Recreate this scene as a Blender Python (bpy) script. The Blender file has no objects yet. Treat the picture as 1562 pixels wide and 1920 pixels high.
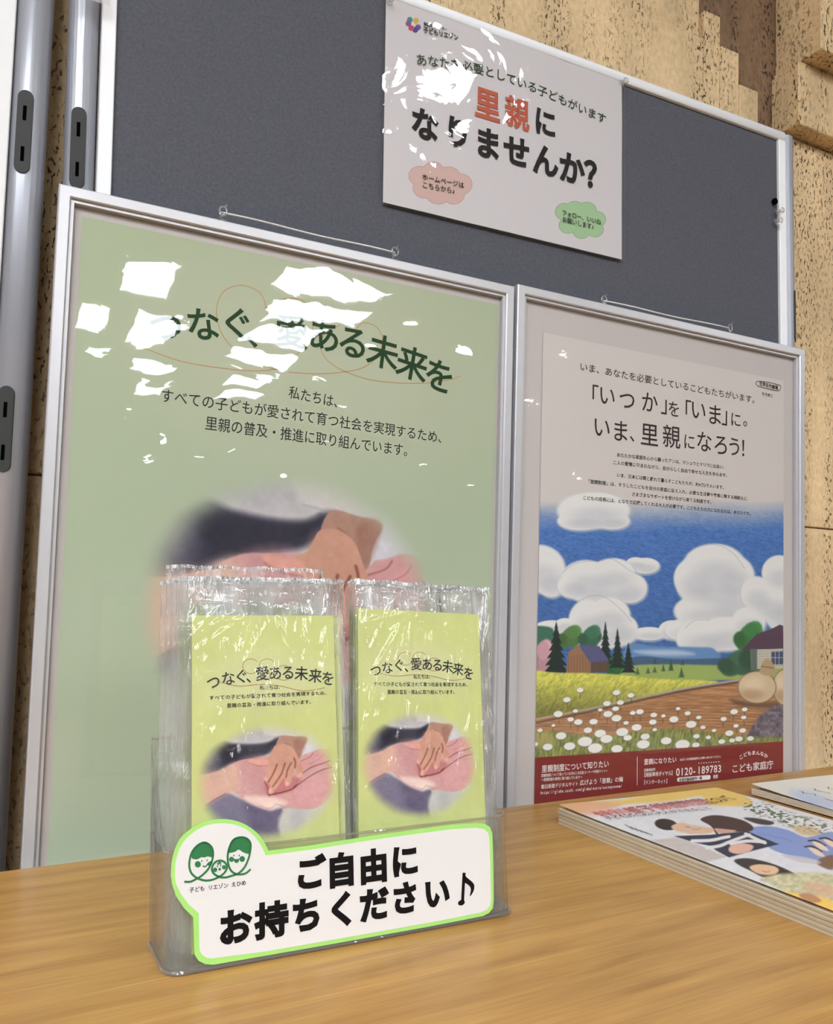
import bpy, math, random
import numpy as np
sc = bpy.context.scene
C = sc.collection
random.seed(7); rng = np.random.default_rng(7)
# ------------------------------------------------------------ camera
W_, H_ = 1562., 1920.
F = 1560.; PX, PY = 781., 1020.
nrm = lambda v: np.asarray(v, float)/np.linalg.norm(v)
Hd = nrm([3119, 183, F]); Ud = nrm([729, -25700, F]); Ud = nrm(Ud-(Ud@Hd)*Hd)
R = np.array([Hd, np.cross(Ud, Hd), Ud])            # camera (x right, y down, z forward) -> world
from mathutils import Matrix, Vector
cd = bpy.data.cameras.new('camera'); cam = bpy.data.objects.new('camera', cd); C.objects.link(cam)
cd.sensor_fit = 'HORIZONTAL'; cd.sensor_width = 36; cd.lens = 36*F/W_
cd.shift_y = (PY-H_/2)/W_; cd.clip_start = .01
M = Matrix.Identity(4)
for i in range(3):
    M[i][0] = R[i][0]; M[i][1] = -R[i][1]; M[i][2] = -R[i][2]
cam.matrix_world = M
sc.camera = cam
# ------------------------------------------------------------ world, exposure, light levels
w = bpy.data.worlds.new('world'); sc.world = w; w.use_nodes = True
w.node_tree.nodes['Background'].inputs[0].default_value = (.75, .75, .78, 1)
w.node_tree.nodes['Background'].inputs[1].default_value = .15
sc.view_settings.view_transform = 'Standard'; sc.view_settings.look = 'None'
sc.view_settings.gamma = 1; sc.view_settings.use_curve_mapping = False
sc.view_settings.exposure = 0.26
PANEL_E, SPOT_E, NEAR_E = 18., 60., 27.
try:
    sc.cycles.transparent_max_bounces = 48; sc.cycles.max_bounces = 14; sc.cycles.diffuse_bounces = 8; sc.cycles.transmission_bounces = 12
    sc.cycles.caustics_reflective = False; sc.cycles.caustics_refractive = False
    sc.cycles.sample_clamp_indirect = 4
except Exception: pass
# ------------------------------------------------------------ projection helpers (real planes in the room)
def ray(x, y): return R@np.array([x-PX, y-PY, F])
class Plane:
    """a real surface: origin, right and up unit vectors; faces -normal"""
    def __init__(s, O, X, U):
        s.O = np.asarray(O, float); s.X = nrm(X); s.U = nrm(np.asarray(U, float)-(np.asarray(U, float)@s.X)*s.X)
        s.N = np.cross(s.X, s.U)                    # towards the viewer side
    def px(s, x, y):
        r = ray(x, y); P = r*((s.O@s.N)/(r@s.N)); d = P-s.O
        return np.array([d@s.X, d@s.U])
    def pxa(s, pts): return np.array([s.px(*p) for p in pts])
    def to(s, a, off=0.):
        a = np.atleast_2d(a); return s.O+a[:, :1]*s.X+a[:, 1:2]*s.U+off*s.N
    def inv(s, a):                                  # local -> photo pixel
        c = s.to(a)@R; return np.stack([PX+F*c[:, 0]/c[:, 2], PY+F*c[:, 1]/c[:, 2]], 1)
    def shifted(s, off): return Plane(s.O+off*s.N, s.X, s.U)
D = .7201; ZT = -.2035
# ------------------------------------------------------------ materials
def lin(c):
    c = np.asarray(c, float)/255.
    return np.where(c <= .04045, c/12.92, ((c+.055)/1.055)**2.4)
MC = {}
def nt(name):
    m = bpy.data.materials.new(name); m.use_nodes = True; n = m.node_tree.nodes
    return m, n, m.node_tree.links, n['Principled BSDF']
def mat(name, col, rough=.5, metal=0., spec=.5, noise=None, bump=None, emit=None):
    """noise=(scale, amount) colour variation; bump=(scale, strength)"""
    if name in MC: return MC[name]
    m, n, l, b = nt(name); c = list(lin(col))+[1]
    b.inputs['Base Color'].default_value = c; b.inputs['Roughness'].default_value = rough
    b.inputs['Metallic'].default_value = metal; b.inputs['Specular IOR Level'].default_value = spec
    tc = n.new('ShaderNodeTexCoord')
    if noise:
        t = n.new('ShaderNodeTexNoise'); t.inputs['Scale'].default_value = noise[0]; t.inputs['Detail'].default_value = 6
        l.new(tc.outputs['Object'], t.inputs['Vector'])
        r = n.new('ShaderNodeMix'); r.data_type = 'RGBA'
        r.inputs[6].default_value = [v*(1-noise[1]) for v in c[:3]]+[1]; r.inputs[7].default_value = [min(1, v*(1+noise[1])) for v in c[:3]]+[1]
        l.new(t.outputs['Fac'], r.inputs[0]); l.new(r.outputs[2], b.inputs['Base Color'])
    if bump:
        t = n.new('ShaderNodeTexNoise'); t.inputs['Scale'].default_value = bump[0]; t.inputs['Detail'].default_value = 4
        l.new(tc.outputs['Object'], t.inputs['Vector'])
        bp = n.new('ShaderNodeBump'); bp.inputs['Strength'].default_value = bump[1]; bp.inputs['Distance'].default_value = .001
        l.new(t.outputs['Fac'], bp.inputs['Height']); l.new(bp.outputs[0], b.inputs['Normal'])
    if emit: b.inputs['Emission Color'].default_value = list(lin(emit[0]))+[1]; b.inputs['Emission Strength'].default_value = emit[1]
    MC[name] = m; return m
def m_print(name='printed_paper', rough=.45, spec=.3):
    if name in MC: return MC[name]
    m, n, l, b = nt(name)
    a = n.new('ShaderNodeAttribute'); a.attribute_name = 'Col'
    l.new(a.outputs['Color'], b.inputs['Base Color']); b.inputs['Roughness'].default_value = rough; b.inputs['Specular IOR Level'].default_value = spec
    MC[name] = m; return m
def film(name, rough=.03, waves=((14, .004),), haze=.02, k=1., stretch=(1, 1, 1), tint=(1, 1, 1), ior=1.5, base=0., cloudy=None):
    """thin clear plastic: mostly see-through, reflecting by Fresnel on a crumpled surface"""
    if name in MC: return MC[name]
    m, n, l, b = nt(name); n.remove(b); out = n['Material Output']
    tc = n.new('ShaderNodeTexCoord'); mp = n.new('ShaderNodeMapping'); mp.inputs['Scale'].default_value = stretch
    l.new(tc.outputs['Object'], mp.inputs[0]); prev = None
    for s, d in waves:
        t = n.new('ShaderNodeTexNoise'); t.inputs['Scale'].default_value = s; t.inputs['Detail'].default_value = 2.5
        t.inputs['Distortion'].default_value = .6
        l.new(mp.outputs[0], t.inputs['Vector'])
        bp = n.new('ShaderNodeBump'); bp.inputs['Strength'].default_value = 1; bp.inputs['Distance'].default_value = d
        l.new(t.outputs['Fac'], bp.inputs['Height'])
        if prev: l.new(prev.outputs[0], bp.inputs['Normal'])
        prev = bp
    fr = n.new('ShaderNodeFresnel'); ge = n.new('ShaderNodeNewGeometry')           # same reflectance from both sides of a thin sheet
    io = n.new('ShaderNodeMapRange'); io.inputs[3].default_value = ior; io.inputs[4].default_value = 1/ior
    l.new(ge.outputs['Backfacing'], io.inputs[0]); l.new(io.outputs[0], fr.inputs[0])
    g = n.new('ShaderNodeBsdfGlossy'); g.inputs['Roughness'].default_value = rough
    if prev: l.new(prev.outputs[0], fr.inputs['Normal']); l.new(prev.outputs[0], g.inputs['Normal'])
    tr = n.new('ShaderNodeBsdfTransparent'); tr.inputs[0].default_value = list(tint)+[1]
    mu = n.new('ShaderNodeMath'); mu.operation = 'MULTIPLY_ADD'; mu.inputs[1].default_value = k; mu.inputs[2].default_value = base; mu.use_clamp = True
    l.new(fr.outputs[0], mu.inputs[0])
    df = n.new('ShaderNodeBsdfTranslucent'); df.inputs[0].default_value = (.97, .97, .97, 1)
    d2 = n.new('ShaderNodeBsdfDiffuse'); d2.inputs[0].default_value = (.96, .96, .96, 1)
    ad = n.new('ShaderNodeMixShader'); ad.inputs[0].default_value = .5; l.new(df.outputs[0], ad.inputs[1]); l.new(d2.outputs[0], ad.inputs[2])
    m1 = n.new('ShaderNodeMixShader'); m1.inputs[0].default_value = haze; l.new(tr.outputs[0], m1.inputs[1]); l.new(ad.outputs[0], m1.inputs[2])
    if cloudy:                                      # milky streaks stand in for bright glints on crumpled plastic
        t = n.new('ShaderNodeTexNoise'); t.inputs['Scale'].default_value = cloudy; t.inputs['Detail'].default_value = 4; l.new(mp.outputs[0], t.inputs['Vector'])
        mr = n.new('ShaderNodeMapRange'); mr.inputs[1].default_value = .38; mr.inputs[2].default_value = .68; mr.inputs[3].default_value = haze*.25; mr.inputs[4].default_value = haze*2.2
        l.new(t.outputs['Fac'], mr.inputs[0]); l.new(mr.outputs[0], m1.inputs[0])
    m2 = n.new('ShaderNodeMixShader'); l.new(mu.outputs[0], m2.inputs[0]); l.new(m1.outputs[0], m2.inputs[1]); l.new(g.outputs[0], m2.inputs[2])
    l.new(m2.outputs[0], out.inputs[0]); MC[name] = m; return m
def m_stone(name, col, dark):
    m, n, l, b = nt(name); b.inputs['Roughness'].default_value = .75; b.inputs['Specular IOR Level'].default_value = .2
    tc = n.new('ShaderNodeTexCoord')
    def noise(scale, st, det=6, dist=0.):
        mp = n.new('ShaderNodeMapping'); mp.inputs['Scale'].default_value = st; l.new(tc.outputs['Object'], mp.inputs[0])
        t = n.new('ShaderNodeTexNoise'); t.inputs['Scale'].default_value = scale; t.inputs['Detail'].default_value = det; t.inputs['Distortion'].default_value = dist
        l.new(mp.outputs[0], t.inputs[0]); return t
    def ramp(t, p):
        r = n.new('ShaderNodeValToRGB'); e = r.color_ramp.elements
        e[0].position, e[0].color = p[0][0], list(p[0][1])+[1]; e[1].position, e[1].color = p[1][0], list(p[1][1])+[1]
        l.new(t.outputs['Fac'], r.inputs[0]); return r
    c = lin(col); base = ramp(noise(14, (1, 1, .35)), ((.3, c*.80), (.7, np.minimum(1, c*1.18))))
    fine = ramp(noise(160, (1, 1, .7), 3), ((.3, (.86,)*3), (.7, (1.1,)*3)))
    band = ramp(noise(26, (1, 1, .09), 2), ((.42, (0,)*3), (.62, (1,)*3)))       # vertical veins carrying the pits
    pit = ramp(noise(300, (1, 1, .45), 3, .6), ((.57, (0,)*3), (.63, (1,)*3)))
    mul = n.new('ShaderNodeMath'); mul.operation = 'MULTIPLY'; l.new(band.outputs[0], mul.inputs[0]); l.new(pit.outputs[0], mul.inputs[1])
    m1 = n.new('ShaderNodeMix'); m1.data_type = 'RGBA'; m1.blend_type = 'MULTIPLY'; m1.inputs[0].default_value = 1
    l.new(base.outputs[0], m1.inputs[6]); l.new(fine.outputs[0], m1.inputs[7])
    m2 = n.new('ShaderNodeMix'); m2.data_type = 'RGBA'; l.new(mul.outputs[0], m2.inputs[0]); l.new(m1.outputs[2], m2.inputs[6]); m2.inputs[7].default_value = list(lin(dark))+[1]
    l.new(m2.outputs[2], b.inputs['Base Color'])
    inv = n.new('ShaderNodeMath'); inv.operation = 'SUBTRACT'; inv.inputs[0].default_value = 1; l.new(mul.outputs[0], inv.inputs[1])
    bp = n.new('ShaderNodeBump'); bp.inputs['Strength'].default_value = .8; bp.inputs['Distance'].default_value = .002; l.new(inv.outputs[0], bp.inputs['Height'])
    t3 = noise(90, (1, 1, 1), 5); bp2 = n.new('ShaderNodeBump'); bp2.inputs['Strength'].default_value = .5; bp2.inputs['Distance'].default_value = .001
    l.new(t3.outputs['Fac'], bp2.inputs['Height']); l.new(bp.outputs[0], bp2.inputs['Normal']); l.new(bp2.outputs[0], b.inputs['Normal'])
    return m
def m_wood():
    m, n, l, b = nt('oak_laminate'); b.inputs['Roughness'].default_value = .33; b.inputs['Specular IOR Level'].default_value = .45
    tc = n.new('ShaderNodeTexCoord'); mp = n.new('ShaderNodeMapping'); mp.inputs['Scale'].default_value = (1.1, 11, 11); mp.inputs['Rotation'].default_value = (0, 0, math.radians(-4))
    l.new(tc.outputs['Object'], mp.inputs[0])
    t = n.new('ShaderNodeTexNoise'); t.inputs['Scale'].default_value = 7; t.inputs['Detail'].default_value = 7; t.inputs['Distortion'].default_value = .4; l.new(mp.outputs[0], t.inputs[0])
    r = n.new('ShaderNodeValToRGB'); e = r.color_ramp.elements
    e[0].position = .3; e[0].color = list(lin((168, 123, 62)))+[1]; e[1].position = .7; e[1].color = list(lin((200, 154, 86)))+[1]
    l.new(t.outputs['Fac'], r.inputs[0])
    mp2 = n.new('ShaderNodeMapping'); mp2.inputs['Scale'].default_value = (3, 120, 120); l.new(tc.outputs['Object'], mp2.inputs[0])
    t2 = n.new('ShaderNodeTexNoise'); t2.inputs['Scale'].default_value = 5; t2.inputs['Detail'].default_value = 3; l.new(mp2.outputs[0], t2.inputs[0])
    r2 = n.new('ShaderNodeValToRGB'); e = r2.color_ramp.elements; e[0].position = .3; e[0].color = (.86, .86, .86, 1); e[1].position = .62; e[1].color = (1.03, 1.03, 1.03, 1)
    l.new(t2.outputs['Fac'], r2.inputs[0])
    mx = n.new('ShaderNodeMix'); mx.data_type = 'RGBA'; mx.blend_type = 'MULTIPLY'; mx.inputs[0].default_value = 1
    l.new(r.outputs[0], mx.inputs[6]); l.new(r2.outputs[0], mx.inputs[7]); l.new(mx.outputs[2], b.inputs['Base Color'])
    bp = n.new('ShaderNodeBump'); bp.inputs['Strength'].default_value = .15; bp.inputs['Distance'].default_value = .0003; l.new(t2.outputs['Fac'], bp.inputs['Height']); l.new(bp.outputs[0], b.inputs['Normal'])
    return m
# ------------------------------------------------------------ object helpers
def tag(o, label=None, cat=None, group=None, kind=None):
    for k, v in (('label', label), ('category', cat), ('group', group), ('kind', kind)):
        if v: o[k] = v
    return o
def thing(name, loc, label, cat, group=None):
    o = bpy.data.objects.new(name, None); C.objects.link(o); o.location = loc; o.empty_display_size = .02
    return tag(o, label, cat, group)
def wloc(o):
    v = np.zeros(3)
    while o: v += np.array(o.location); o = o.parent
    return v
def obj(name, V, Fc, m, parent=None, smooth=False, **kw):
    V = np.asarray(V, float)
    if parent is not None: V = V-wloc(parent)
    me = bpy.data.meshes.new(name); me.from_pydata(V.tolist(), [], Fc); me.update()
    if m: me.materials.append(m)
    if smooth: me.polygons.foreach_set('use_smooth', [True]*len(me.polygons))
    o = bpy.data.objects.new(name, me); C.objects.link(o)
    if parent is not None: o.parent = parent
    return tag(o, **kw) if kw else o
class MB:
    def __init__(s): s.V = []; s.F = []
    def add(s, V, Fc):
        k = len(s.V); s.V += [tuple(v) for v in V]; s.F += [tuple(i+k for i in f) for f in Fc]; return s
    def box(s, x0, x1, y0, y1, z0, z1, fr=None, bev=0.):
        if bev:
            b = bev; P = []
            for z, i in ((z0, b), (z0+b, 0), (z1-b, 0), (z1, b)):
                P += [(x0+i+b*0, y0+i+b), (x0+i+b, y0+i), (x1-i-b, y0+i), (x1-i, y0+i+b), (x1-i, y1-i-b), (x1-i-b, y1-i), (x0+i+b, y1-i), (x0+i, y1-i-b)]
            V = [(P[j*8+k][0], P[j*8+k][1], z) for j, z in enumerate((z0, z0+b, z1-b, z1)) for k in range(8)]
            Fc = [tuple(range(7, -1, -1)), tuple(range(24, 32))]+[(j*8+k, j*8+(k+1) % 8, (j+1)*8+(k+1) % 8, (j+1)*8+k) for j in range(3) for k in range(8)]
        else:
            V = [(x, y, z) for z in (z0, z1) for x, y in ((x0, y0), (x1, y0), (x1, y1), (x0, y1))]
            Fc = [(3, 2, 1, 0), (4, 5, 6, 7), (0, 1, 5, 4), (1, 2, 6, 5), (2, 3, 7, 6), (3, 0, 4, 7)]
        if fr: V = [fr(v) for v in V]
        return s.add(V, Fc)
    def tube(s, pts, r, n=10, cap=True):
        pts = np.asarray(pts, float); m = len(pts); rs = np.broadcast_to(r, (m,)); k0 = None; V = []; Fc = []; a = None
        for i, p in enumerate(pts):
            t = nrm(pts[min(i+1, m-1)]-pts[max(i-1, 0)])
            if a is None: a = nrm(np.cross(t, [0, 0, 1] if abs(t[2]) < .9 else [1, 0, 0]))
            a = nrm(a-(a@t)*t); b = np.cross(t, a)
            V += [p+rs[i]*(math.cos(q)*a+math.sin(q)*b) for q in np.linspace(0, 2*math.pi, n, endpoint=False)]
        Fc = [(i*n+k, i*n+(k+1) % n, (i+1)*n+(k+1) % n, (i+1)*n+k) for i in range(m-1) for k in range(n)]
        if cap: Fc += [tuple(range(n-1, -1, -1)), tuple((m-1)*n+k for k in range(n))]
        return s.add(V, Fc)
    def build(s, name, m, parent=None, smooth=False, **kw): return obj(name, s.V, s.F, m, parent, smooth, **kw)
def extrude(loop, vec):
    """closed loop of world points pushed along vec"""
    L = np.asarray(loop, float); n = len(L); V = np.vstack([L, L+np.asarray(vec)])
    return V, [tuple(range(n)), tuple(range(2*n-1, n-1, -1))]+[(i, i+n, (i+1) % n+n, (i+1) % n) for i in range(n)]
def smooth_loop(p, k=4, closed=True):
    p = np.asarray(p, float); n = len(p); out = []
    for i in range(n if closed else n-1):
        g = lambda j: p[j % n] if closed else p[min(max(j, 0), n-1)]
        a, b, c, d = g(i-1), g(i), g(i+1), g(i+2)
        for t in np.arange(k)/k:
            out.append(.5*((2*b)+(c-a)*t+(2*a-5*b+4*c-d)*t*t+(-a+3*b-3*c+d)*t**3))
    if not closed: out.append(p[-1])
    return np.array(out)
# flat print on a plane: polygons and ribbons collected in one mesh
from mathutils.geometry import tessellate_polygon
class Ink:
    def __init__(s, pl): s.pl = pl; s.V = []; s.F = []
    def poly(s, pts, off=.0002, px=True):
        a = s.pl.pxa(pts) if px else np.asarray(pts, float)
        T = tessellate_polygon([[Vector((p[0], p[1], 0)) for p in a]]); k = len(s.V)
        s.V += [tuple(v) for v in s.pl.to(a, off)]
        for t in T:
            i, j, l = t; c = (a[j][0]-a[i][0])*(a[l][1]-a[i][1])-(a[j][1]-a[i][1])*(a[l][0]-a[i][0])
            s.F.append((k+i, k+j, k+l) if c > 0 else (k+i, k+l, k+j))
        return s
    def line(s, pts, wd, off=.0002, px=True, k=5, closed=False):
        a = s.pl.pxa(pts) if px else np.asarray(pts, float); a = smooth_loop(a, k, closed) if k > 1 else a
        n = len(a); L = []; Rr = []
        for i in range(n):
            t = (a[(i+1) % n]-a[(i-1) % n]) if closed else (a[min(i+1, n-1)]-a[max(i-1, 0)]); t = t/(np.linalg.norm(t)+1e-12); q = np.array([-t[1], t[0]])*wd/2
            L.append(a[i]+q); Rr.append(a[i]-q)
        b = len(s.V); s.V += [tuple(v) for v in s.pl.to(np.array(L+Rr), off)]
        for i in range(n if closed else n-1):
            j = (i+1) % n; s.F.append((b+i, b+n+i, b+n+j, b+j))
        return s
    def ell(s, c, rx, ry, rot=0, off=.0002, n=20):
        t = np.linspace(0, 2*math.pi, n, endpoint=False); ct, st = math.cos(rot), math.sin(rot)
        return s.poly([(c[0]+rx*math.cos(q)*ct-ry*math.sin(q)*st, c[1]+rx*math.cos(q)*st+ry*math.sin(q)*ct) for q in t], off)
    def build(s, name, m, parent, **kw): return obj(name, s.V, s.F, m, parent, **kw)
GL = {}
def glyph_mesh(ch, bold):
    k = (ch, bold)
    if k not in GL:
        cu = bpy.data.curves.new('t', 'FONT'); cu.body = ch; cu.size = 1; cu.resolution_u = 3; cu.offset = bold if bold < .012 else 0
        if bold >= .012: cu.fill_mode = 'BOTH' if hasattr(cu, 'fill_mode') else cu.fill_mode; cu.bevel_depth = bold; cu.bevel_resolution = 2
        o = bpy.data.objects.new('t', cu); me = bpy.data.meshes.new_from_object(o)
        v = np.zeros(len(me.vertices)*3); me.vertices.foreach_get('co', v); v = v.reshape(-1, 3)[:, :2]
        f = [tuple(p.vertices) for p in me.polygons]
        if bold >= .012:                            # keep the camera-facing side of the rounded stroke
            z = np.zeros(len(me.vertices)*3); me.vertices.foreach_get('co', z); z = z.reshape(-1, 3)[:, 2]
            f = [q for q in f if all(z[i] >= -1e-5 for i in q)]
        GL[k] = (v, f); bpy.data.objects.remove(o); bpy.data.curves.remove(cu); bpy.data.meshes.remove(me)
    return GL[k]
def glyph(ink, ch, c, em, rot=0., bold=0., sx=1., off=.0003, loc=None):
    """one character centred on c (photo px on the plane); em = px height of the em box"""
    v, f = glyph_mesh(ch, bold)
    if not len(v): return
    if loc is None: loc = ink.pl.px(*c); em = np.linalg.norm(ink.pl.px(c[0], c[1]-em/2)-ink.pl.px(c[0], c[1]+em/2))
    q = (v-np.array([.5 if ord(ch) > 255 else .28, .36]))*em*np.array([sx, 1]); cr, sr = math.cos(rot), math.sin(rot)
    q = np.stack([q[:, 0]*cr-q[:, 1]*sr, q[:, 0]*sr+q[:, 1]*cr], 1)+loc
    k = len(ink.V); ink.V += [tuple(p) for p in ink.pl.to(q, off)]
    for t in f:
        c2 = np.cross(q[t[1]]-q[t[0]], q[t[2]]-q[t[0]])
        ink.F.append(tuple(i+k for i in (t if c2 >= 0 else t[::-1])))
def line_text(ink, text, pts, em=None, bold=0., off=.0003):
    """characters spread evenly along the centre line pts (photo px on the plane)"""
    a = ink.pl.pxa(pts); a = smooth_loop(a, 6, False) if len(a) > 2 else a
    s = np.r_[0, np.cumsum(np.linalg.norm(np.diff(a, axis=0), axis=1))]; L = s[-1]
    wd = np.array([1. if ord(ch) > 255 else .56 for ch in text]); st = L/wd.sum(); x = (np.cumsum(wd)-wd/2)*st
    e = st if em is None else np.linalg.norm(ink.pl.px(pts[0][0], pts[0][1]-em/2)-ink.pl.px(pts[0][0], pts[0][1]+em/2))
    for ch, q in zip(text, x):
        if ch == ' ': continue
        p = np.array([np.interp(q, s, a[:, 0]), np.interp(q, s, a[:, 1])]); p2 = np.array([np.interp(q+L*.01, s, a[:, 0]), np.interp(q+L*.01, s, a[:, 1])]); p1 = np.array([np.interp(q-L*.01, s, a[:, 0]), np.interp(q-L*.01, s, a[:, 1])])
        d = p2-p1; glyph(ink, ch, None, e, math.atan2(d[1], d[0]), bold, min(1.25, st/e), off, loc=p)
# ------------------------------------------------------------ numpy painter (flat print only)
def vnoise(x, y, seed=0):
    xi = np.floor(x).astype(int); yi = np.floor(y).astype(int); fx = x-xi; fy = y-yi; fx = fx*fx*(3-2*fx); fy = fy*fy*(3-2*fy)
    h = lambda a, b: ((np.sin((a*127.1+b*311.7+seed*74.7))*43758.5453) % 1)
    return (h(xi, yi)*(1-fx)+h(xi+1, yi)*fx)*(1-fy)+(h(xi, yi+1)*(1-fx)+h(xi+1, yi+1)*fx)*fy
def fbm(x, y, seed=0, o=4):
    s = 0; a = .5; t = 0
    for i in range(o): s = s+a*vnoise(x*2**i, y*2**i, seed+i); t += a; a *= .5
    return s/t
class Canvas:
    def __init__(s, X, Y, base): s.X = X; s.Y = Y; s.C = np.tile(np.asarray(base, float), (len(X), 1))
    def mix(s, m, col, idx=None):
        col = np.asarray(col, float)
        if idx is None: s.C = s.C*(1-m[:, None])+col*m[:, None]
        else: s.C[idx] = s.C[idx]*(1-m[:, None])+(col[idx] if col.ndim == 2 else col)*m[:, None]
    def _bb(s, p, pad): return np.nonzero((s.X > p[:, 0].min()-pad) & (s.X < p[:, 0].max()+pad) & (s.Y > p[:, 1].min()-pad) & (s.Y < p[:, 1].max()+pad))[0]
    def _seg(s, idx, p, closed):
        X = s.X[idx]; Y = s.Y[idx]; d = np.full(len(idx), 1e18); n = len(p)
        ins = np.zeros(len(idx), bool)
        for i in range(n if closed else n-1):
            a = p[i]; b = p[(i+1) % n]; e = b-a; q = e@e+1e-12
            t = np.clip(((X-a[0])*e[0]+(Y-a[1])*e[1])/q, 0, 1)
            d = np.minimum(d, (X-a[0]-t*e[0])**2+(Y-a[1]-t*e[1])**2)
            if closed and a[1] != b[1]:
                c = ((a[1] > Y) != (b[1] > Y)) & (X < e[0]*(Y-a[1])/(b[1]-a[1])+a[0]); ins ^= c
        return np.sqrt(d), ins
    def poly(s, p, col, soft=3., al=1., sm=True):
        p = smooth_loop(p, 4) if sm else np.asarray(p, float); idx = s._bb(p, soft)
        if not len(idx): return
        d, ins = s._seg(idx, p, True); sd = np.where(ins, -d, d); s.mix(al*np.clip(.5-sd/soft, 0, 1), col, idx)
    def line(s, p, wd, col, al=1., soft=2.5, sm=True):
        p = smooth_loop(p, 4, False) if sm and len(p) > 2 else np.asarray(p, float); idx = s._bb(p, wd+soft)
        if not len(idx): return
        d, _ = s._seg(idx, p, False); s.mix(al*np.clip(.5-(d-wd/2)/soft, 0, 1), col, idx)
    def ell(s, cx, cy, rx, ry, col, soft=.1, al=1., rot=0.):
        idx = s._bb(np.array([[cx-max(rx, ry)*1.5, cy-max(rx, ry)*1.5], [cx+max(rx, ry)*1.5, cy+max(rx, ry)*1.5]]), 0)
        if not len(idx): return
        x = s.X[idx]-cx; y = s.Y[idx]-cy; c, q = math.cos(rot), math.sin(rot); u = (x*c+y*q)/rx; v = (-x*q+y*c)/ry
        s.mix(al*np.clip(.5-(np.hypot(u, v)-1)/soft, 0, 1), col, idx)
def art(name, pl, bounds, step, paint, parent, off=.0001, m=None, disp=None, conv=None, **kw):
    """grid mesh over local bounds (x0,x1,z0,z1) of a plane; paint(px array) gives the printed sRGB colour of each vertex"""
    x0, x1, z0, z1 = bounds; nx = int((x1-x0)/step)+2; nz = int((z1-z0)/step)+2
    gx, gz = np.meshgrid(np.linspace(x0, x1, nx), np.linspace(z0, z1, nz)); a = np.stack([gx.ravel(), gz.ravel()], 1)
    q = conv(a) if conv else pl.inv(a); col = paint(q[:, 0], q[:, 1])
    V = pl.to(a, off)
    if disp is not None: V = V+disp(a)[:, None]*pl.N
    if parent is not None: V = V-wloc(parent)
    i = np.arange(nx*nz).reshape(nz, nx); Q = np.stack([i[:-1, :-1], i[:-1, 1:], i[1:, 1:], i[1:, :-1]], -1).reshape(-1, 4)
    me = bpy.data.meshes.new(name); me.vertices.add(len(V)); me.vertices.foreach_set('co', V.ravel())
    me.loops.add(Q.size); me.loops.foreach_set('vertex_index', Q.ravel().astype(np.int32))
    me.polygons.add(len(Q)); me.polygons.foreach_set('loop_start', np.arange(0, Q.size, 4, dtype=np.int32))
    me.update(calc_edges=True); me.polygons.foreach_set('use_smooth', np.ones(len(Q), bool))
    at = me.color_attributes.new('Col', 'FLOAT_COLOR', 'POINT'); at.data.foreach_set('color', np.c_[lin(np.clip(col, 0, 255)), np.ones(len(V))].ravel())
    me.materials.append(m or m_print()); o = bpy.data.objects.new(name, me); C.objects.link(o)
    if parent is not None: o.parent = parent
    return tag(o, **kw) if kw else o

# ============================================================ THE ROOM
YW = .80; ZF = -1.1; ZC = 2.0
travertine = m_stone('travertine', (218, 190, 148), (92, 72, 50)); travertine_rough = m_stone('rough_travertine', (132, 106, 82), (60, 44, 32))
def onY(x, y, Y=YW): r = ray(x, y); return r*Y/r[1]
wall = tag(MB().box(-8, 12, YW+.022, YW+.2, ZF, ZC).build('wall_back', travertine_rough), kind='structure')
def slab(x0, x1, z0, z1, yf=YW, m=travertine, yb=YW+.0215):
    MB().box(x0, x1, yf, yb, z0, z1, bev=.0012).build('stone_slab', m, wall)
xj = .80; jl = .1197*YW; jr = .1381*YW
X = [onY(p, q)[0] for p, q in ((1320, 10), (1351, 60), (1386, 130), (1422, 200))]
Zs = [onY(1335, 24)[2], onY(1369, 92)[2], onY(1404, 164)[2]]
zb = onY(1200, 160)[2]
slab(-8, xj-.001, ZF+.002, jl-.001); slab(-8, .25, jl+.001, .56); slab(-8, .25, .562, ZC-.002, YW+.001)
slab(.252, xj-.001, jl+.001, .56)
# stepped slabs left of the recess; a second, flatter course above them
zq = [onY(1229, 32)[2], onY(1297, 58)[2]]
slab(.252, X[0], .562, zq[0]); slab(.252, X[0], zq[0]+.001, ZC-.002, YW+.008)
slab(X[0]+.001, X[1], .562, Zs[0]); slab(X[1]+.001, X[2], .562, Zs[1]); slab(X[2]+.001, X[3], .562, Zs[2])
slab(xj+.001, X[3], jr+.001, .56)
# right of the recess: wall slabs with stepped corbels above
xr = X[3]+.001; zu = onY(1530, 279)[2]
zB0 = onY(1525, 248, YW-.02)[2]; zB1 = onY(1527, 143, YW-.02)[2]; xB = onY(1492, 180, YW-.02)[0]
zA0 = onY(1545, 100, YW-.05)[2]; xA = onY(1534, 50, YW-.05)[0]
slab(xr, 4, jr+.001, zB0-.004); slab(xj+.001, 4, ZF+.002, jr-.001)
slab(xB, 4, zB0, zA0-.001, YW-.025); slab(xA, 4, zA0, ZC-.002, YW-.055)
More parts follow.
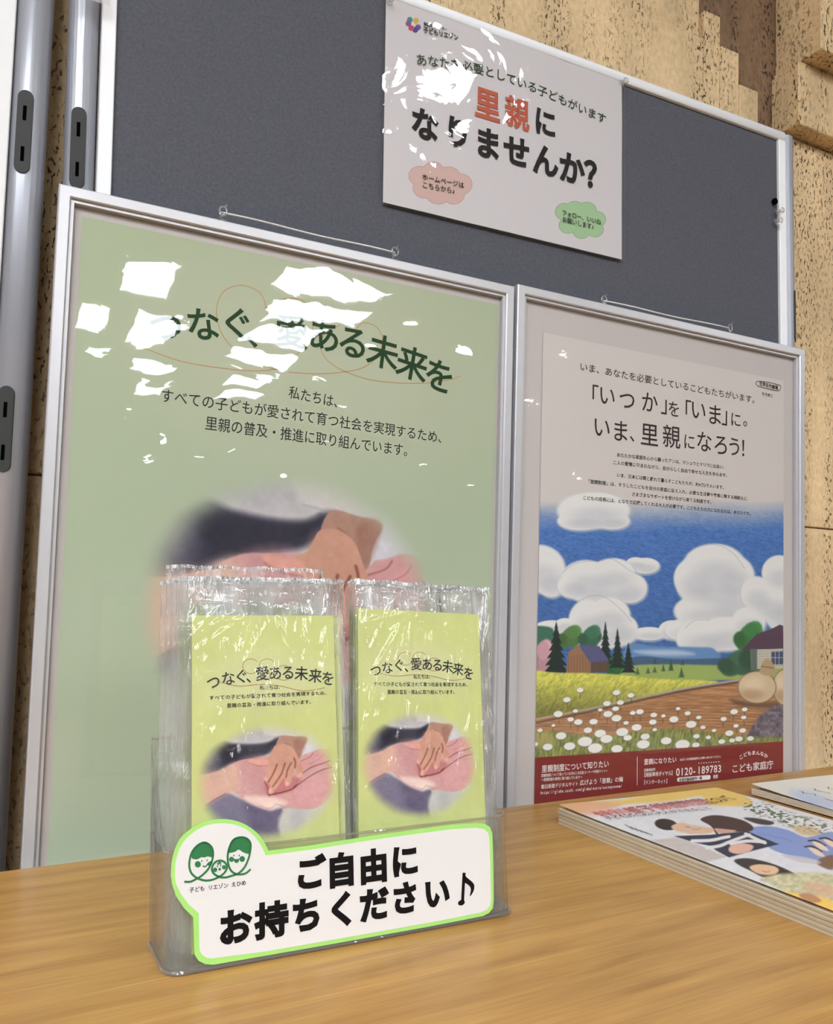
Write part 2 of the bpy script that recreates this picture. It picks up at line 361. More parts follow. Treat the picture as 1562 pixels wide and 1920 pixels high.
# the rest of the hall
plaster = mat('hall_plaster', (176, 170, 158), .8, noise=(2, .06)); ceilm = mat('ceiling_board', (196, 194, 188), .85, noise=(3, .04)); floorm = mat('hall_floor', (128, 118, 104), .35, noise=(4, .1))
tag(MB().box(-8, 12, -14, YW+.05, ZF-.1, ZF).build('floor', floorm), kind='structure')
tag(MB().box(-8, 12, -14, YW+.05, ZC, ZC+.1).build('ceiling', ceilm), kind='structure')
tag(MB().box(-8.1, -8, -14, YW+.2, ZF, ZC).build('wall_left', plaster), kind='structure')
tag(MB().box(12, 12.1, -14, YW+.2, ZF, ZC).build('wall_right', plaster), kind='structure')
tag(MB().box(-8, 12, -14.1, -14, ZF, ZC).build('wall_front', plaster), kind='structure')
lampw = mat('lamp_diffuser', (255, 255, 255), emit=((244, 249, 255), PANEL_E)); filln = mat('near_fill_diffuser', (255, 255, 255), emit=((244, 249, 255), NEAR_E)); spotm = mat('downlight_lens', (255, 255, 255), emit=((255, 250, 238), SPOT_E))
white = mat('white_enamel', (225, 225, 222), .4)
def ceiling_light(x0, x1, y0, y1, m, label, group):
    t = thing('ceiling_light', ((x0+x1)/2, (y0+y1)/2, ZC), label, 'light', group)
    b = MB()
    for q in ((x0-.03, x1+.03, y0-.03, y0), (x0-.03, x1+.03, y1, y1+.03), (x0-.03, x0, y0, y1), (x1, x1+.03, y0, y1)): b.box(*q, ZC-.03, ZC-.0005)
    b.build('frame', white, t); MB().box(x0, x1, y0, y1, ZC-.02, ZC-.001).build('diffuser', m, t)
for q in ((.62, .92, -4.3, -3.75), (.80, 1.10, -5.35, -4.6), (.95, 1.27, -6.45, -5.8), (1.13, 1.47, -7.6, -6.9), (1.45, 2.2, -3.72, -3.35), (1.5, 2.25, -4.25, -3.85), (1.55, 2.15, -4.9, -4.4),
          (1.6, 2.15, -5.6, -5.1), (1.75, 2.2, -6.5, -5.9), (1.9, 2.4, -7.4, -6.8), (.43, .6, -5.2, -4.75), (.55, .72, -6.1, -5.55), (-.5, 0, -4.3, -3.75)):
    ceiling_light(*q, lampw, 'square ceiling light panel of the hall, mirrored in the poster film', 'ceiling light panels of the hall')
for q in ((-1.6, -.3, -1.9, -1.3), (-1.6, -.3, -3.0, -2.4), (-3.4, -2.1, -1.9, -1.3), (-3.4, -2.1, -3.0, -2.4), (1.3, 1.6, -1.45, -1.15), (3.6, 4.6, -2.0, -1.6)):  # added unseen fill; small square one gives the notice its reflection
    ceiling_light(*q, filln, 'unseen ceiling light panel added to light the boards and notice', 'light panels added for the boards and notice')
for x, y in ((3.28, -4.35), (2.62, -3.95), (2.56, -4.63), (2.63, -5.79), (1.29, -8.98), (1.85, -11.32), (2.53, -11.11), (3.01, -10.64), (4.42, -13.1), (3.18, -6.72), (3.84, -9.01), (7.28, -11.28), (4.08, -4.12), (7.82, -8.93), (4.91, -2.79), (4.93, -5.65), (1.83, -9.96), (5.6, -9.6)):
    t = thing('downlight', (x, y, ZC), 'small round ceiling downlight of the hall', 'light', 'downlights of the hall')
    MB().tube([(x, y, ZC-.001), (x, y, ZC-.02)], .07, 20).build('rim', white, t); MB().tube([(x, y, ZC-.019), (x, y, ZC-.026)], .05, 20).build('lens', spotm, t)

# ============================================================ COUNTER
e0 = np.array([.0119, .6662]); e1 = np.array([.9075, .718]); ang = math.atan2(e1[1]-e0[1], e1[0]-e0[0])
tb = bpy.data.objects.new('counter_table', None); C.objects.link(tb); tb.location = (e0[0], e0[1], ZF); tb.rotation_euler = (0, 0, ang)
tag(tb, 'light oak laminate table top in the foreground carrying the leaflets', 'table')
woodm = m_wood()
def tpart(name, m, *bx, bev=0):
    b = MB().box(*bx, bev=bev); me = bpy.data.meshes.new(name); me.from_pydata(b.V, [], b.F); me.materials.append(m); o = bpy.data.objects.new(name, me); C.objects.link(o); o.parent = tb; return o
tpart('tabletop', woodm, -1.0, 1.7, -.62, 0, ZT-ZF-.03, ZT-ZF, bev=.0008)
for x in (-.95, 1.6):
    for y in (-.58, -.09): tpart('leg', mat('table_leg_grey', (120, 120, 122), .4, .6), x, x+.05, y, y+.05, 0, ZT-ZF-.03)

# ============================================================ NOTICE BOARDS
YB = .742
alu = mat('brushed_aluminium', (158, 160, 168), .32, .85, noise=(40, .06)); whitef = mat('white_board_edge', (240, 240, 243), .45, noise=(60, .03))
def m_pole():
    m, n, l, b = nt('pole_aluminium'); b.inputs['Metallic'].default_value = .35; b.inputs['Roughness'].default_value = .35; b.inputs['Base Color'].default_value = list(lin((160, 162, 170)))+[1]
    tc = n.new('ShaderNodeTexCoord'); mp = n.new('ShaderNodeMapping'); mp.inputs['Scale'].default_value = (1, 1, .02); l.new(tc.outputs['Object'], mp.inputs[0])
    t = n.new('ShaderNodeTexNoise'); t.inputs['Scale'].default_value = 500; l.new(mp.outputs[0], t.inputs[0])
    bp = n.new('ShaderNodeBump'); bp.inputs['Strength'].default_value = .3; bp.inputs['Distance'].default_value = .0005; l.new(t.outputs['Fac'], bp.inputs['Height']); l.new(bp.outputs[0], b.inputs['Normal']); return m
polem = m_pole(); slotm = mat('dark_grey_plastic', (46, 47, 45), .6, spec=.3); black = mat('black_hole', (5, 5, 5), 1, spec=0)
felt = mat('grey_felt', (89, 90, 97), .95, spec=.1, noise=(420, .34), bump=(500, .8))
tapem = film('sticky_tape', .15, ((60, .001),), haze=.25)
BP = Plane(onY(1457, 262, YB), (1, 0, .0175), (-.0175, 0, 1))      # board 1, origin at inner top-right corner
bl = BP.px(213, 200)[0]; topw = BP.px(1457, 246)[1]; rw = BP.px(1470, 300)[0]
def fbox(pl, b, a0, a1, v0, v1, u0, u1, bev=0.):                    # a right, v depth into the wall, u up
    return b.box(a0, a1, v0, v1, u0, u1, fr=lambda q: tuple(pl.O+q[0]*pl.X-q[1]*pl.N+q[2]*pl.U), bev=bev)
def pole(parent, pl, a, u0, u1, slots, r=.0125, name='post'):
    base = lambda u: pl.O+a*pl.X+u*pl.U-.012*pl.N
    MB().tube([base(u0), base(u1)], r, 28).build(name, polem, parent, smooth=False)
    p = parent.children[-1] if parent.children else None
    me = p.data; me.polygons.foreach_set('use_smooth', [len(q.vertices) == 4 for q in me.polygons])
    for (u, dirx) in slots:
        c = base(u); out = nrm(pl.N+dirx*pl.X); side = nrm(np.cross(pl.U, out)); h = .035; wd = .0060
        L = []
        for k in range(9): q = math.pi*k/8; L.append(c+(math.cos(q)*wd)*side+(h-wd+math.sin(q)*wd)*pl.U)
        for k in range(9): q = math.pi+math.pi*k/8; L.append(c+(math.cos(q)*wd)*side+(-(h-wd)+math.sin(q)*wd)*pl.U)
        L = np.array(L)+out*(r-.003); V, Fc = extrude(L, out*.004)
        s_ = obj('slot_insert', V, Fc, slotm, p)
        for du in (.0155, -.019):
            L = [c+out*(r+.0006)+x*side+(du+z)*pl.U for x, z in ((-.0014, -.0062), (.0014, -.0062), (.0014, .0062), (-.0014, .0062))]
            V, Fc = extrude(L, out*.0006); obj('slot_hole', V, Fc, black, s_)
    return p
board = thing('notice_board', (.5, YB+.03, ZF), 'grey felt notice board with white edging standing behind the two framed posters', 'board')
u_lo = -1.0; u_hi = .22
fbox(BP, MB(), bl, 0, .001, .018, u_lo, u_hi if False else 0).build('felt_panel', felt, board)
fbox(BP, MB(), bl, rw, -.003, .02, 0, topw, .0008).build('top_edging', whitef, board)
bw = .0118
fbox(BP, MB(), bl-bw, bl, -.003, .02, u_lo, topw, .0008).build('side_edging', whitef, board)
fbox(BP, MB(), 0, rw, -.003, .02, u_lo, 0, .0008).build('side_edging', whitef, board)
for s_ in [c for c in board.children if c.name.startswith('side')]: s_['label'] = 'white vertical edging strip'
a1 = BP.px(154, 180)[0]; us = BP.px(149, 278)[1]
ptop = BP.px(1480, 253)[1]; a2 = rw+.0125; usr = BP.px(1486, 590)[1]
pole(board, BP, a1, u_lo, ptop+.3, ((us, -.15),)); pole(board, BP, a2, u_lo, ptop, ((usr, .9),))
fbox(BP, MB(), a1-.0135, BP.px(203, 8)[0], -.0142, -.0138, BP.px(150, 14)[1], BP.px(150, -40)[1]).build('tape_strip', tapem, board)
# second board at the far left
B2 = Plane(BP.O, (1, 0, 0), (0, 0, 1)); a3 = B2.px(52, 250)[0]; e3 = B2.px(20, 200)[0]
board2 = thing('notice_board', (-.3, YB+.03, ZF), 'white notice board cut off at the left photo edge with a grey slotted post', 'board')
fbox(B2, MB(), e3-1.1, e3, .0, .02, u_lo, .5, .0008).build('panel', mat('white_board_face', (226, 226, 226), .5, noise=(90, .03)), board2)
pole(board2, B2, a3, u_lo, .5, ((B2.px(37, 248)[1], -.2), (B2.px(7, 805)[1], -.3)), r=.0148)

# ============================================================ PAINTED PRINTS
def hands(c, bg=None):
    """hand photograph, coordinates of the right leaflet's enlarged view"""
    X, Y = c.X, c.Y; base = c.C.copy()
    c.mix(np.full(len(X), 1.), (196, 190, 188))
    n = fbm(X/70, Y/70, 3)
    c.poly([(250, 900), (670, 900), (690, 1000), (700, 1020), (560, 1045), (440, 1035), (250, 1100)], (176, 172, 176), 60, .8)
    c.poly([(420, 1030), (500, 1048), (600, 1058), (700, 1050), (775, 1008), (765, 1060), (700, 1120), (600, 1150), (500, 1170), (430, 1210), (330, 1245), (250, 1250), (300, 1130)], (50, 48, 66), 24)
    c.poly([(430, 1060), (560, 1066), (690, 1062), (740, 1035), (690, 1110), (560, 1150), (470, 1170), (430, 1130)], (32, 30, 46), 30, .8)
    c.poly([(240, 1080), (340, 1060), (400, 1150), (350, 1230), (240, 1260)], (128, 122, 130), 70, .8)
    c.poly([(665, 930), (800, 925), (930, 960), (925, 1030), (850, 1022), (760, 1016), (690, 1010), (668, 975)], (206, 200, 196), 22)
    c.line([(690, 1010), (760, 1018), (850, 1024), (918, 1034)], 4, (150, 140, 150), .6, 8)
    c.poly([(905, 1030), (1000, 1010), (1100, 1100), (1080, 1170), (870, 1160)], (206, 203, 208), 14)
    # lower cloth
    c.poly([(330, 1430), (440, 1360), (520, 1395), (600, 1445), (700, 1490), (745, 1480), (775, 1500), (760, 1700), (300, 1700)], (120, 112, 134), 20)
    c.poly([(560, 1420), (700, 1490), (740, 1500), (720, 1640), (600, 1600)], (92, 84, 110), 50, .7)
    c.line([(765, 1500), (755, 1600), (770, 1680)], 22, (88, 80, 100), .6, 26)
    c.poly([(780, 1490), (1060, 1440), (1100, 1700), (790, 1700)], (196, 194, 186), 26)
    c.poly([(820, 1510), (900, 1500), (880, 1640), (830, 1600)], (178, 174, 176), 40, .6)
    # grown-up hand
    hand = [(240, 1250), (330, 1238), (430, 1212), (500, 1172), (545, 1155), (600, 1150), (690, 1140), (780, 1150), (870, 1160), (900, 1138), (935, 1130), (985, 1110), (1030, 1116), (1052, 1145), (1046, 1180), (1060, 1210),
            (1056, 1245), (1066, 1300), (1060, 1380), (1020, 1450), (960, 1488), (880, 1490), (800, 1476), (785, 1482), (750, 1448), (720, 1478), (690, 1480), (620, 1452), (540, 1396), (490, 1352), (440, 1368), (330, 1436), (240, 1470)]
    c.poly(hand, (206, 158, 154), 5)
    c.poly([(240, 1250), (420, 1215), (520, 1180), (520, 1330), (440, 1366), (240, 1460)], (212, 172, 150), 60, .9)
    c.poly([(545, 1160), (680, 1160), (700, 1380), (600, 1330), (540, 1250)], (196, 142, 142), 60, .8)
    c.poly([(560, 1390), (700, 1400), (800, 1440), (760, 1465), (700, 1478), (600, 1440)], (238, 212, 200), 30, .9)
    c.poly([(690, 1300), (860, 1280), (860, 1350), (700, 1390)], (186, 112, 112), 30, .9)
    c.poly([(860, 1340), (1050, 1260), (1050, 1400), (940, 1470), (820, 1460)], (214, 158, 158), 40, .8)
    c.poly([(900, 1150), (1040, 1120), (1050, 1180), (900, 1250)], (208, 152, 150), 26, .8)
    c.line([(886, 1262), (940, 1225), (1000, 1205), (1050, 1186)], 5, (112, 52, 56), .9, 7)
    c.line([(862, 1332), (950, 1270), (1010, 1242), (1056, 1232)], 5, (112, 52, 56), .9, 7)
    c.line([(880, 1180), (930, 1160), (950, 1135)], 4, (140, 78, 78), .8, 7); c.line([(935, 1200), (990, 1170), (1010, 1140)], 3, (158, 98, 96), .7, 6)
    c.line([(1028, 1196), (1040, 1225)], 3, (140, 80, 78), .6, 6)
    c.line([(700, 1388), (770, 1376), (830, 1358), (858, 1332), (840, 1345)], 8, (96, 34, 40), .95, 8)
    c.line([(330, 1436), (400, 1392), (450, 1366)], 4, (96, 66, 70), .7, 8)
    c.line([(590, 1175), (640, 1196), (700, 1200)], 5, (140, 70, 70), .85, 8)
    c.line([(640, 1452), (700, 1476), (740, 1450), (790, 1478)], 4, (170, 130, 130), .6, 8)
    # child's forearm and hand
    c.poly([(768, 1014), (840, 1020), (918, 1034), (892, 1100), (868, 1168), (760, 1110), (738, 1075)], (176, 134, 116), 5)
    c.poly([(860, 1030), (918, 1036), (870, 1160), (840, 1100)], (150, 106, 90), 20, .7)
    c.line([(790, 1062), (830, 1090), (852, 1125)], 5, (120, 78, 66), .7, 8)
    ch = [(738, 1072), (790, 1066), (838, 1095), (862, 1150), (880, 1190), (892, 1235), (888, 1280), (870, 1288), (858, 1262), (846, 1225), (836, 1260), (824, 1318), (802, 1338), (786, 1322), (790, 1280), (770, 1305), (730, 1362),
          (712, 1384), (690, 1370), (704, 1335), (690, 1308), (672, 1300), (678, 1260), (694, 1212), (690, 1200), (640, 1194), (596, 1178), (582, 1160), (600, 1150), (660, 1154), (700, 1135), (720, 1100)]
    c.poly(ch, (204, 150, 128), 5)
    c.poly([(720, 1090), (800, 1090), (850, 1160), (820, 1200), (720, 1190)], (200, 150, 128), 40, .6)
    c.poly([(590, 1155), (680, 1160), (690, 1198), (600, 1180)], (226, 160, 150), 14, .7)
    for p in (((745, 1195), (722, 1255), (694, 1305)), ((790, 1190), (768, 1260), (720, 1335)), ((796, 1280), (806, 1230), (826, 1190)), ((846, 1222), (850, 1190), (842, 1160))):
        c.line(p, 7, (116, 58, 50), .95, 8)
    for q in ((682, 1285), (706, 1362), (802, 1322), (876, 1272)): c.ell(*q, 11, 14, (226, 170, 158), .8, .8)
    c.line([(672, 1300), (690, 1345), (690, 1380), (700, 1392)], 5, (110, 44, 46), .8, 8)
    c.C += (fbm(X/16, Y/16, 9, 3)-.5)[:, None]*14+(n-.5)[:, None]*14
    # round vignette that fades into the leaflet's colour
    e = np.hypot((X-690)/404, (Y-1305)/372); e = e+.05*(fbm(X/120, Y/120, 5)-.5)
    mk = np.clip((1.05-e)/.25, 0, 1); mk = mk*mk*(3-2*mk); c.C = base*(1-mk[:, None])+c.C*mk[:, None]
def fit_affine(src, dst):
    A = np.c_[np.array(src, float), np.ones(len(src))]; return np.linalg.lstsq(A, np.array(dst, float), rcond=None)[0]
def aff(Mx, x, y): q = np.c_[x, y, np.ones(len(x))]@Mx; return q[:, 0], q[:, 1]

ink_dark = mat('dark_ink', (46, 46, 44), .5, spec=.08); ink_green = mat('green_ink', (30, 62, 32), .5, spec=.08); ink_black = mat('black_ink', (22, 20, 20), .5, spec=.08); ink_orange = mat('orange_line_ink', (180, 140, 92), .5)
ink_red = mat('vermilion_ink', (182, 76, 42), .5); ink_white = mat('white_ink', (240, 232, 226), .5); ink_brown = mat('brown_ink', (48, 32, 32), .5, spec=.08)
framem = mat('satin_aluminium', (200, 199, 202), .36, .35, noise=(80, .04)); backm = mat('pale_grey_backing', (192, 184, 180), .7, noise=(5, .03))
stringm = mat('white_string', (226, 224, 218), .8, bump=(900, 1)); clearm = film('clear_knob', .05, ((200, .002),), haze=.22, k=2.2)
# ------------------------------------------------------------ aluminium frames
def frame(x0, x1, z1, z0, label, tilt=0.):
    t = thing('framed_poster', ((x0+x1)/2, D+.01, z0), label, 'poster')
    wv = .0125
    prof = [(0, .018), (0, .001), (.001, 0), (.0085, 0), (.0095, .001), (.0095, .003), (.0122, .003), (.0125, .0035), (.0125, .008), (.0095, .008), (.0095, .018)]
    for (A, B, inx, inz) in (((x0, z1), (x1, z1), 1, -1), ((x1, z0), (x0, z0), -1, 1), ((x0, z0), (x0, z1), 1, 1), ((x1, z1), (x1, z0), -1, -1)):
        V = []
        horiz = A[1] == B[1]
        for (p, q, e) in ((A, B, 0), (B, A, 1)):
            for (iw, dp) in prof:
                if horiz: x = p[0]+iw*(1 if q[0] > p[0] else -1); z = p[1]+iw*inz
                else: z = p[1]+iw*(1 if q[1] > p[1] else -1); x = p[0]+iw*inx
                V.append((x, D+dp, z))
        n = len(prof); Fc = [(i, (i+1) % n, (i+1) % n+n, i+n) for i in range(n)]+[tuple(range(n)), tuple(range(2*n-1, n-1, -1))]
        obj('frame_rail', V, Fc, framem, t)
    MB().box(x0+.0096, x1-.0096, D+.0085, D+.014, z0+.0096, z1-.0096).build('backing_board', backm, t)
    return t
def cover_film(t, x0, x1, z0, z1, seed, amp, m):
    nx, nz = 60, 90; gx, gz = np.meshgrid(np.linspace(x0, x1, nx), np.linspace(z0, z1, nz))
    y = D+.0052-amp*(fbm(gx*9, gz*7, seed, 2)-.2)
    V = np.stack([gx, y, gz], -1).reshape(-1, 3); i = np.arange(nx*nz).reshape(nz, nx); Q = np.stack([i[:-1, :-1], i[:-1, 1:], i[1:, 1:], i[1:, :-1]], -1).reshape(-1, 4)
    return obj('cover_film', V, [tuple(map(int, q)) for q in Q], m, t, smooth=True)
def hang_string(t, p, q, label=None):
    A = onY(*p, D+.004); B = onY(*q, D+.004); s = np.linspace(0, 1, 14)
    pts = [A*(1-k)+B*k+np.array([0, 0, .0006*math.sin(9*k)]) for k in s]
    so = MB().tube(pts, .0009, 8).build('hanging_string', stringm, t, smooth=True)
    for P in (A, B):
        b = MB()
        th = np.linspace(0, 2*math.pi, 15); b.tube([P+np.array([.0035*math.cos(k), -.001, .004*math.sin(k)+.001]) for k in th], .0009, 6)
        th = np.linspace(0, 3*math.pi, 20); b.tube([P+np.array([.002*math.cos(k), .002*math.sin(k)-.001, -.007+.0022*k/3]) for k in th], .001, 6)
        b.tube([P+np.array([.001, -.001, .004]), P+np.array([.003, -.002, .008])], [.0008, .0004], 6)
        b.build('knot', clearm, so)
film1 = film('wavy_cover_film', .012, ((5, .0008), (20, .00010)), haze=.015, k=1.2, stretch=(1, 1, 1.4))
film2 = film('grey_cover_film', .02, ((6, .0012), (24, .0002)), haze=.03, k=1.)
# ---- left poster: green, hands
zbot = .3248-.614
f1 = frame(.0272, .4670, .3248, zbot, 'left aluminium frame with pale green poster of a child\'s hand on an adult\'s hand')
P1 = Plane((0, D+.0078, 0), (1, 0, 0), (0, 0, 1))
px0 = P1.px(138, 700)[0]; px1 = P1.px(931, 700)[0]; pz1 = P1.px(138, 402)[1]
LM = [((613.6, 971), (770, 1015)), ((713.6, 987), (918, 1034)), ((489, 1041), (588, 1162)), ((764, 1034), (985, 1110)), ((798, 1062), (1052, 1150)), ((391, 950), (440, 1038)), ((275, 1130), (292, 1310)), ((627, 1005), (785, 1064)), ((560, 885), (660, 950))]
A1 = fit_affine([P1.px(*a) for a, b in LM], [b for a, b in LM])
def paint1(x, y):
    c = Canvas(x, y, (168, 179, 146)); t = np.clip((y-400)/1200, 0, 1)[:, None]; c.C = c.C*(1-t)+np.array([176, 189, 164])*t
    c.ell(590, 680, 330, 190, (190, 190, 166), .9, .45, .2)
    loc = P1_local(x, y); u, v = aff(A1, loc[:, 0], loc[:, 1]); d = Canvas(u, v, (0, 0, 0)); d.C = c.C; hands(d)
    return d.C
def P1_local(x, y):                                                # photo px -> poster plane, vectorised
    r = np.stack([x-PX, y-PY, np.full(len(x), F)], 1)@R.T; k = (P1.O@P1.N)/(r@P1.N); Pw = r*k[:, None]-P1.O; return np.stack([Pw@P1.X, Pw@P1.U], 1)
pr1 = art('poster_print', P1, (px0, px1, zbot+.012, pz1), .0009, paint1, f1)
I = Ink(P1)
for ch, x, y, r in (('つ', 312, 613, .2), ('な', 381, 609, .14), ('ぐ', 444, 608, .08), ('、', 492, 625, .05), ('愛', 547, 623, .02), ('あ', 608, 630, -.02), ('る', 662, 643, -.05), ('未', 718, 661, -.1), ('来', 773, 683, -.15), ('を', 824, 706, -.2)):
    glyph(I, ch, (x, y), 66, r, .016)
I.build('headline_lettering', ink_green, pr1)
I = Ink(P1)
line_text(I, '私たちは、', [(541, 735), (646, 757)], 26, .004); line_text(I, 'すべての子どもが愛されて育つ社会を実現するため、', [(300, 741), (560, 779), (840, 823)], 28, .004)
line_text(I, '里親の普及・推進に取り組んでいます。', [(384, 793), (776, 847)], 28, .004); I.build('body_lettering', ink_dark, pr1)
c4 = lambda L: [(60+x/3.124, 330+y/3.124) for x, y in L]; c5 = lambda L: [(540+x/3.396, 480+y/3.396) for x, y in L]
I = Ink(P1)
I.line(c4([(590, 980), (820, 1070), (1000, 1110), (1250, 1140), (1400, 1135), (1500, 1100), (1600, 980), (1650, 850), (1600, 740), (1500, 715), (1420, 750), (1360, 780)])[:], .0009)
I.line(c4([(1375, 790), (1340, 690), (1230, 640), (1120, 680), (1080, 790), (1110, 920), (1200, 1030), (1330, 1105), (1440, 1135)]), .0009)
I.line(c5([(0, 740), (200, 750), (380, 735), (500, 700), (580, 620), (600, 520), (560, 450), (480, 425), (430, 470)]), .0009)
I.line(c5([(330, 440), (230, 500), (210, 600), (280, 690), (400, 750), (560, 795), (800, 812), (1000, 795), (1100, 765)]), .0009)
I.build('heart_line_drawing', ink_orange, pr1)
cover_film(f1, .0272+.010, .4670-.010, zbot+.01, .3248-.010, 4, .0003, film1)
hang_string(f1, (418, 399), (740, 474))
# ---- right poster: landscape illustration
f2 = frame(.4712, .9112, .3285, .3285-.614, 'right aluminium frame with landscape poster of clouds, barn and white daisies')
P2 = P1; q7 = lambda x, y: (980+x/2.789, 930+y/2.789); q6 = lambda x, y: (980+x/2.789, 540+y/2.789)
bx0 = P2.px(1015, 800)[0]; bx1 = P2.px(1469, 900)[0]; bz1 = (P2.px(1016, 621)[1]+P2.px(1470, 716)[1])/2; bz0 = bz1-.512
def paint2(x, y):
    X = (x-980)*2.789; Y = (y-930)*2.789
    c = Canvas(X, Y, (204, 196, 190)); ba = np.array([206, 198, 192.])
    s = np.clip((Y-20+60*(fbm(X/200, Y/90, 2)-.5))/170, 0, 1)
    n = fbm((X+Y*.6)/18, (Y-X*.35)/5, 4, 3)
    sky = np.array([70, 112, 176.])+(n-.5)[:, None]*46; sky = sky*(1-.12*np.clip((Y-200)/600, 0, 1)[:, None]); c.C = c.C*(1-s[:, None])+sky*s[:, None]
    c.line([(60, 90), (150, 140), (700, 150)], 40, (90, 120, 190), .35, 60)
    wh = np.array([222, 220, 216.]); gy = np.array([172, 176, 184.])
    def cloud(blobs, sh=True):
        for cx, cy, rx, ry in blobs: c.ell(cx+4, cy+6, rx+5, ry+5, gy, .1, .7)
        for cx, cy, rx, ry in blobs: c.ell(cx, cy, rx, ry, wh, .12)
        for cx, cy, rx, ry in blobs: c.ell(cx+rx*.1, cy+ry*.35, rx*.72, ry*.5, gy, .9, .4)
    cloud([(370, 75, 190, 95), (300, 130, 120, 50), (470, 130, 90, 45)])
    cloud([(80, 380, 140, 125), (150, 440, 80, 90), (640, 365, 75, 42), (590, 350, 50, 30)])
    cloud([(330, 430, 130, 95), (470, 410, 120, 85), (260, 470, 80, 65), (560, 480, 90, 80), (420, 500, 180, 70)])
    cloud([(150, 690, 90, 40), (220, 670, 50, 32), (340, 650, 100, 110), (450, 620, 110, 90), (520, 690, 80, 70), (400, 720, 200, 80), (660, 720, 90, 35), (780, 700, 70, 50)])
    cloud([(1000, 360, 160, 110), (900, 430, 110, 110), (1100, 420, 110, 110), (1000, 480, 190, 110), (960, 600, 170, 90), (1100, 560, 130, 100), (860, 700, 120, 60)])
    cloud([(1220, 510, 80, 90), (1340, 400, 90, 90), (1300, 560, 100, 90), (1360, 600, 100, 110), (1180, 660, 90, 80), (930, 740, 130, 100), (1060, 720, 150, 90)])
    for L in (((250, 600), (300, 545), (380, 520), (440, 535), (520, 600), (570, 660)), ((830, 330), (900, 270), (1010, 255), (1100, 300), (1160, 380)), ((850, 690), (900, 650), (980, 650)), ((210, 400), (280, 350), (400, 340), (470, 330), (560, 390), (640, 430))):
        c.line(L, 3, (130, 134, 150), .5, 4)
    c.poly([(560, 775), (700, 785), (900, 790), (1000, 800), (1000, 870), (560, 870)], (96, 134, 178), 12); c.poly([(580, 810), (800, 805), (900, 830), (700, 835)], (200, 208, 220), 20, .7)
    c.poly([(560, 850), (640, 838), (760, 850), (900, 852), (1400, 840), (1400, 900), (560, 895)], (66, 92, 118), 8)
    c.poly([(560, 890), (800, 880), (1000, 884), (1400, 880), (1400, 950), (560, 960)], (150, 168, 92), 8)
    c.poly([(40, 690), (100, 680), (160, 700), (150, 780), (40, 760)], (56, 104, 84), 10)
    def tree(cx, cy, rx, ry, col):
        m0 = np.array(col, float)
        for k in range(7): c.ell(cx+rx*.6*math.cos(k*2.3), cy+ry*.5*math.sin(k*1.7), rx*.55, ry*.55, m0*(.8+.1*(k % 4)), .3)
    tree(245, 735, 60, 60, (84, 124, 66)); tree(350, 735, 55, 60, (60, 110, 82)); tree(95, 840, 60, 90, (196, 150, 158)); tree(480, 880, 45, 60, (52, 108, 62)); tree(1180, 730, 70, 75, (62, 120, 62)); tree(1120, 870, 90, 70, (62, 100, 74)); tree(1230, 830, 90, 90, (60, 96, 70))
    def fir(cx, top, bot, wd, col=(24, 40, 34)):
        L = []; k = 7
        for i in range(k): t = (i+1)/k; L += [(cx-wd*t, top+(bot-top)*t), (cx-wd*t*.55, top+(bot-top)*t-2)]
        Rr = [(2*cx-a, b) for a, b in L]; c.poly([(cx, top)]+L+Rr[::-1], col, 4, sm=False)
    fir(175, 655, 925, 68); fir(432, 655, 880, 42); fir(495, 690, 900, 42); fir(552, 765, 925, 40)
    fir(775, 850, 915, 16, (52, 84, 62)); fir(735, 880, 918, 12, (52, 84, 62)); fir(690, 890, 925, 14, (66, 96, 66)); fir(655, 895, 930, 14, (66, 96, 66)); fir(835, 855, 885, 10, (50, 70, 84)); fir(690, 850, 880, 12, (50, 70, 84)); fir(830, 895, 950, 18, (60, 96, 66)); fir(600, 895, 935, 14, (66, 96, 66))
    # barn with slate roof
    c.poly([(238, 815), (290, 780), (355, 870), (355, 925), (225, 930)], (146, 108, 78), 3, sm=False); c.poly([(355, 865), (450, 862), (445, 920), (355, 925)], (92, 74, 60), 3, sm=False)
    c.poly([(290, 778), (400, 785), (452, 860), (355, 872)], (84, 84, 122), 3, sm=False)
    for k in range(8): c.line([(240+k*15, 830-abs(50-k*15)*-.1), (238+k*15, 926)], 2, (90, 60, 44), .8, 2, False)
    for k in range(6): c.line([(365+k*15, 868), (363+k*15, 922)], 2, (60, 48, 40), .8, 2, False)
    # house on the right
    c.poly([(1190, 800), (1360, 790), (1360, 900), (1195, 905)], (190, 184, 164), 3, sm=False)
    for k in range(7): c.line([(1196, 815+k*13), (1360, 808+k*13)], 2, (120, 112, 100), .7, 2, False)
    c.poly([(1150, 800), (1225, 720), (1290, 700), (1345, 672), (1362, 680), (1362, 795)], (84, 60, 74), 3, sm=False); c.line([(1150, 802), (1362, 795)], 6, (60, 60, 84), 1, 2, False)
    for k in range(4): c.line([(1205-k*14, 740+k*16), (1362, 732+k*16)], 2, (58, 42, 56), .7, 2, False)
    c.poly([(1300, 815), (1360, 812), (1360, 880), (1300, 882)], (62, 74, 100), 3, sm=False)
    for k in (1320, 1340): c.line([(k, 812), (k, 882)], 3, (190, 190, 190), .9, 2, False)
    c.line([(1300, 845), (1360, 845)], 3, (190, 190, 190), .9, 2, False)
    c.poly([(1190, 800), (1225, 800), (1225, 910), (1195, 912)], (92, 104, 92), 6, sm=False)
    # meadow
    g = fbm((X+Y*.8)/10, (Y-X*.1)/16, 7, 3); mead = [(0, 935), (200, 925), (450, 930), (700, 955), (1000, 965), (980, 985), (850, 1010), (620, 1060), (350, 1120), (40, 1180), (0, 1200)]
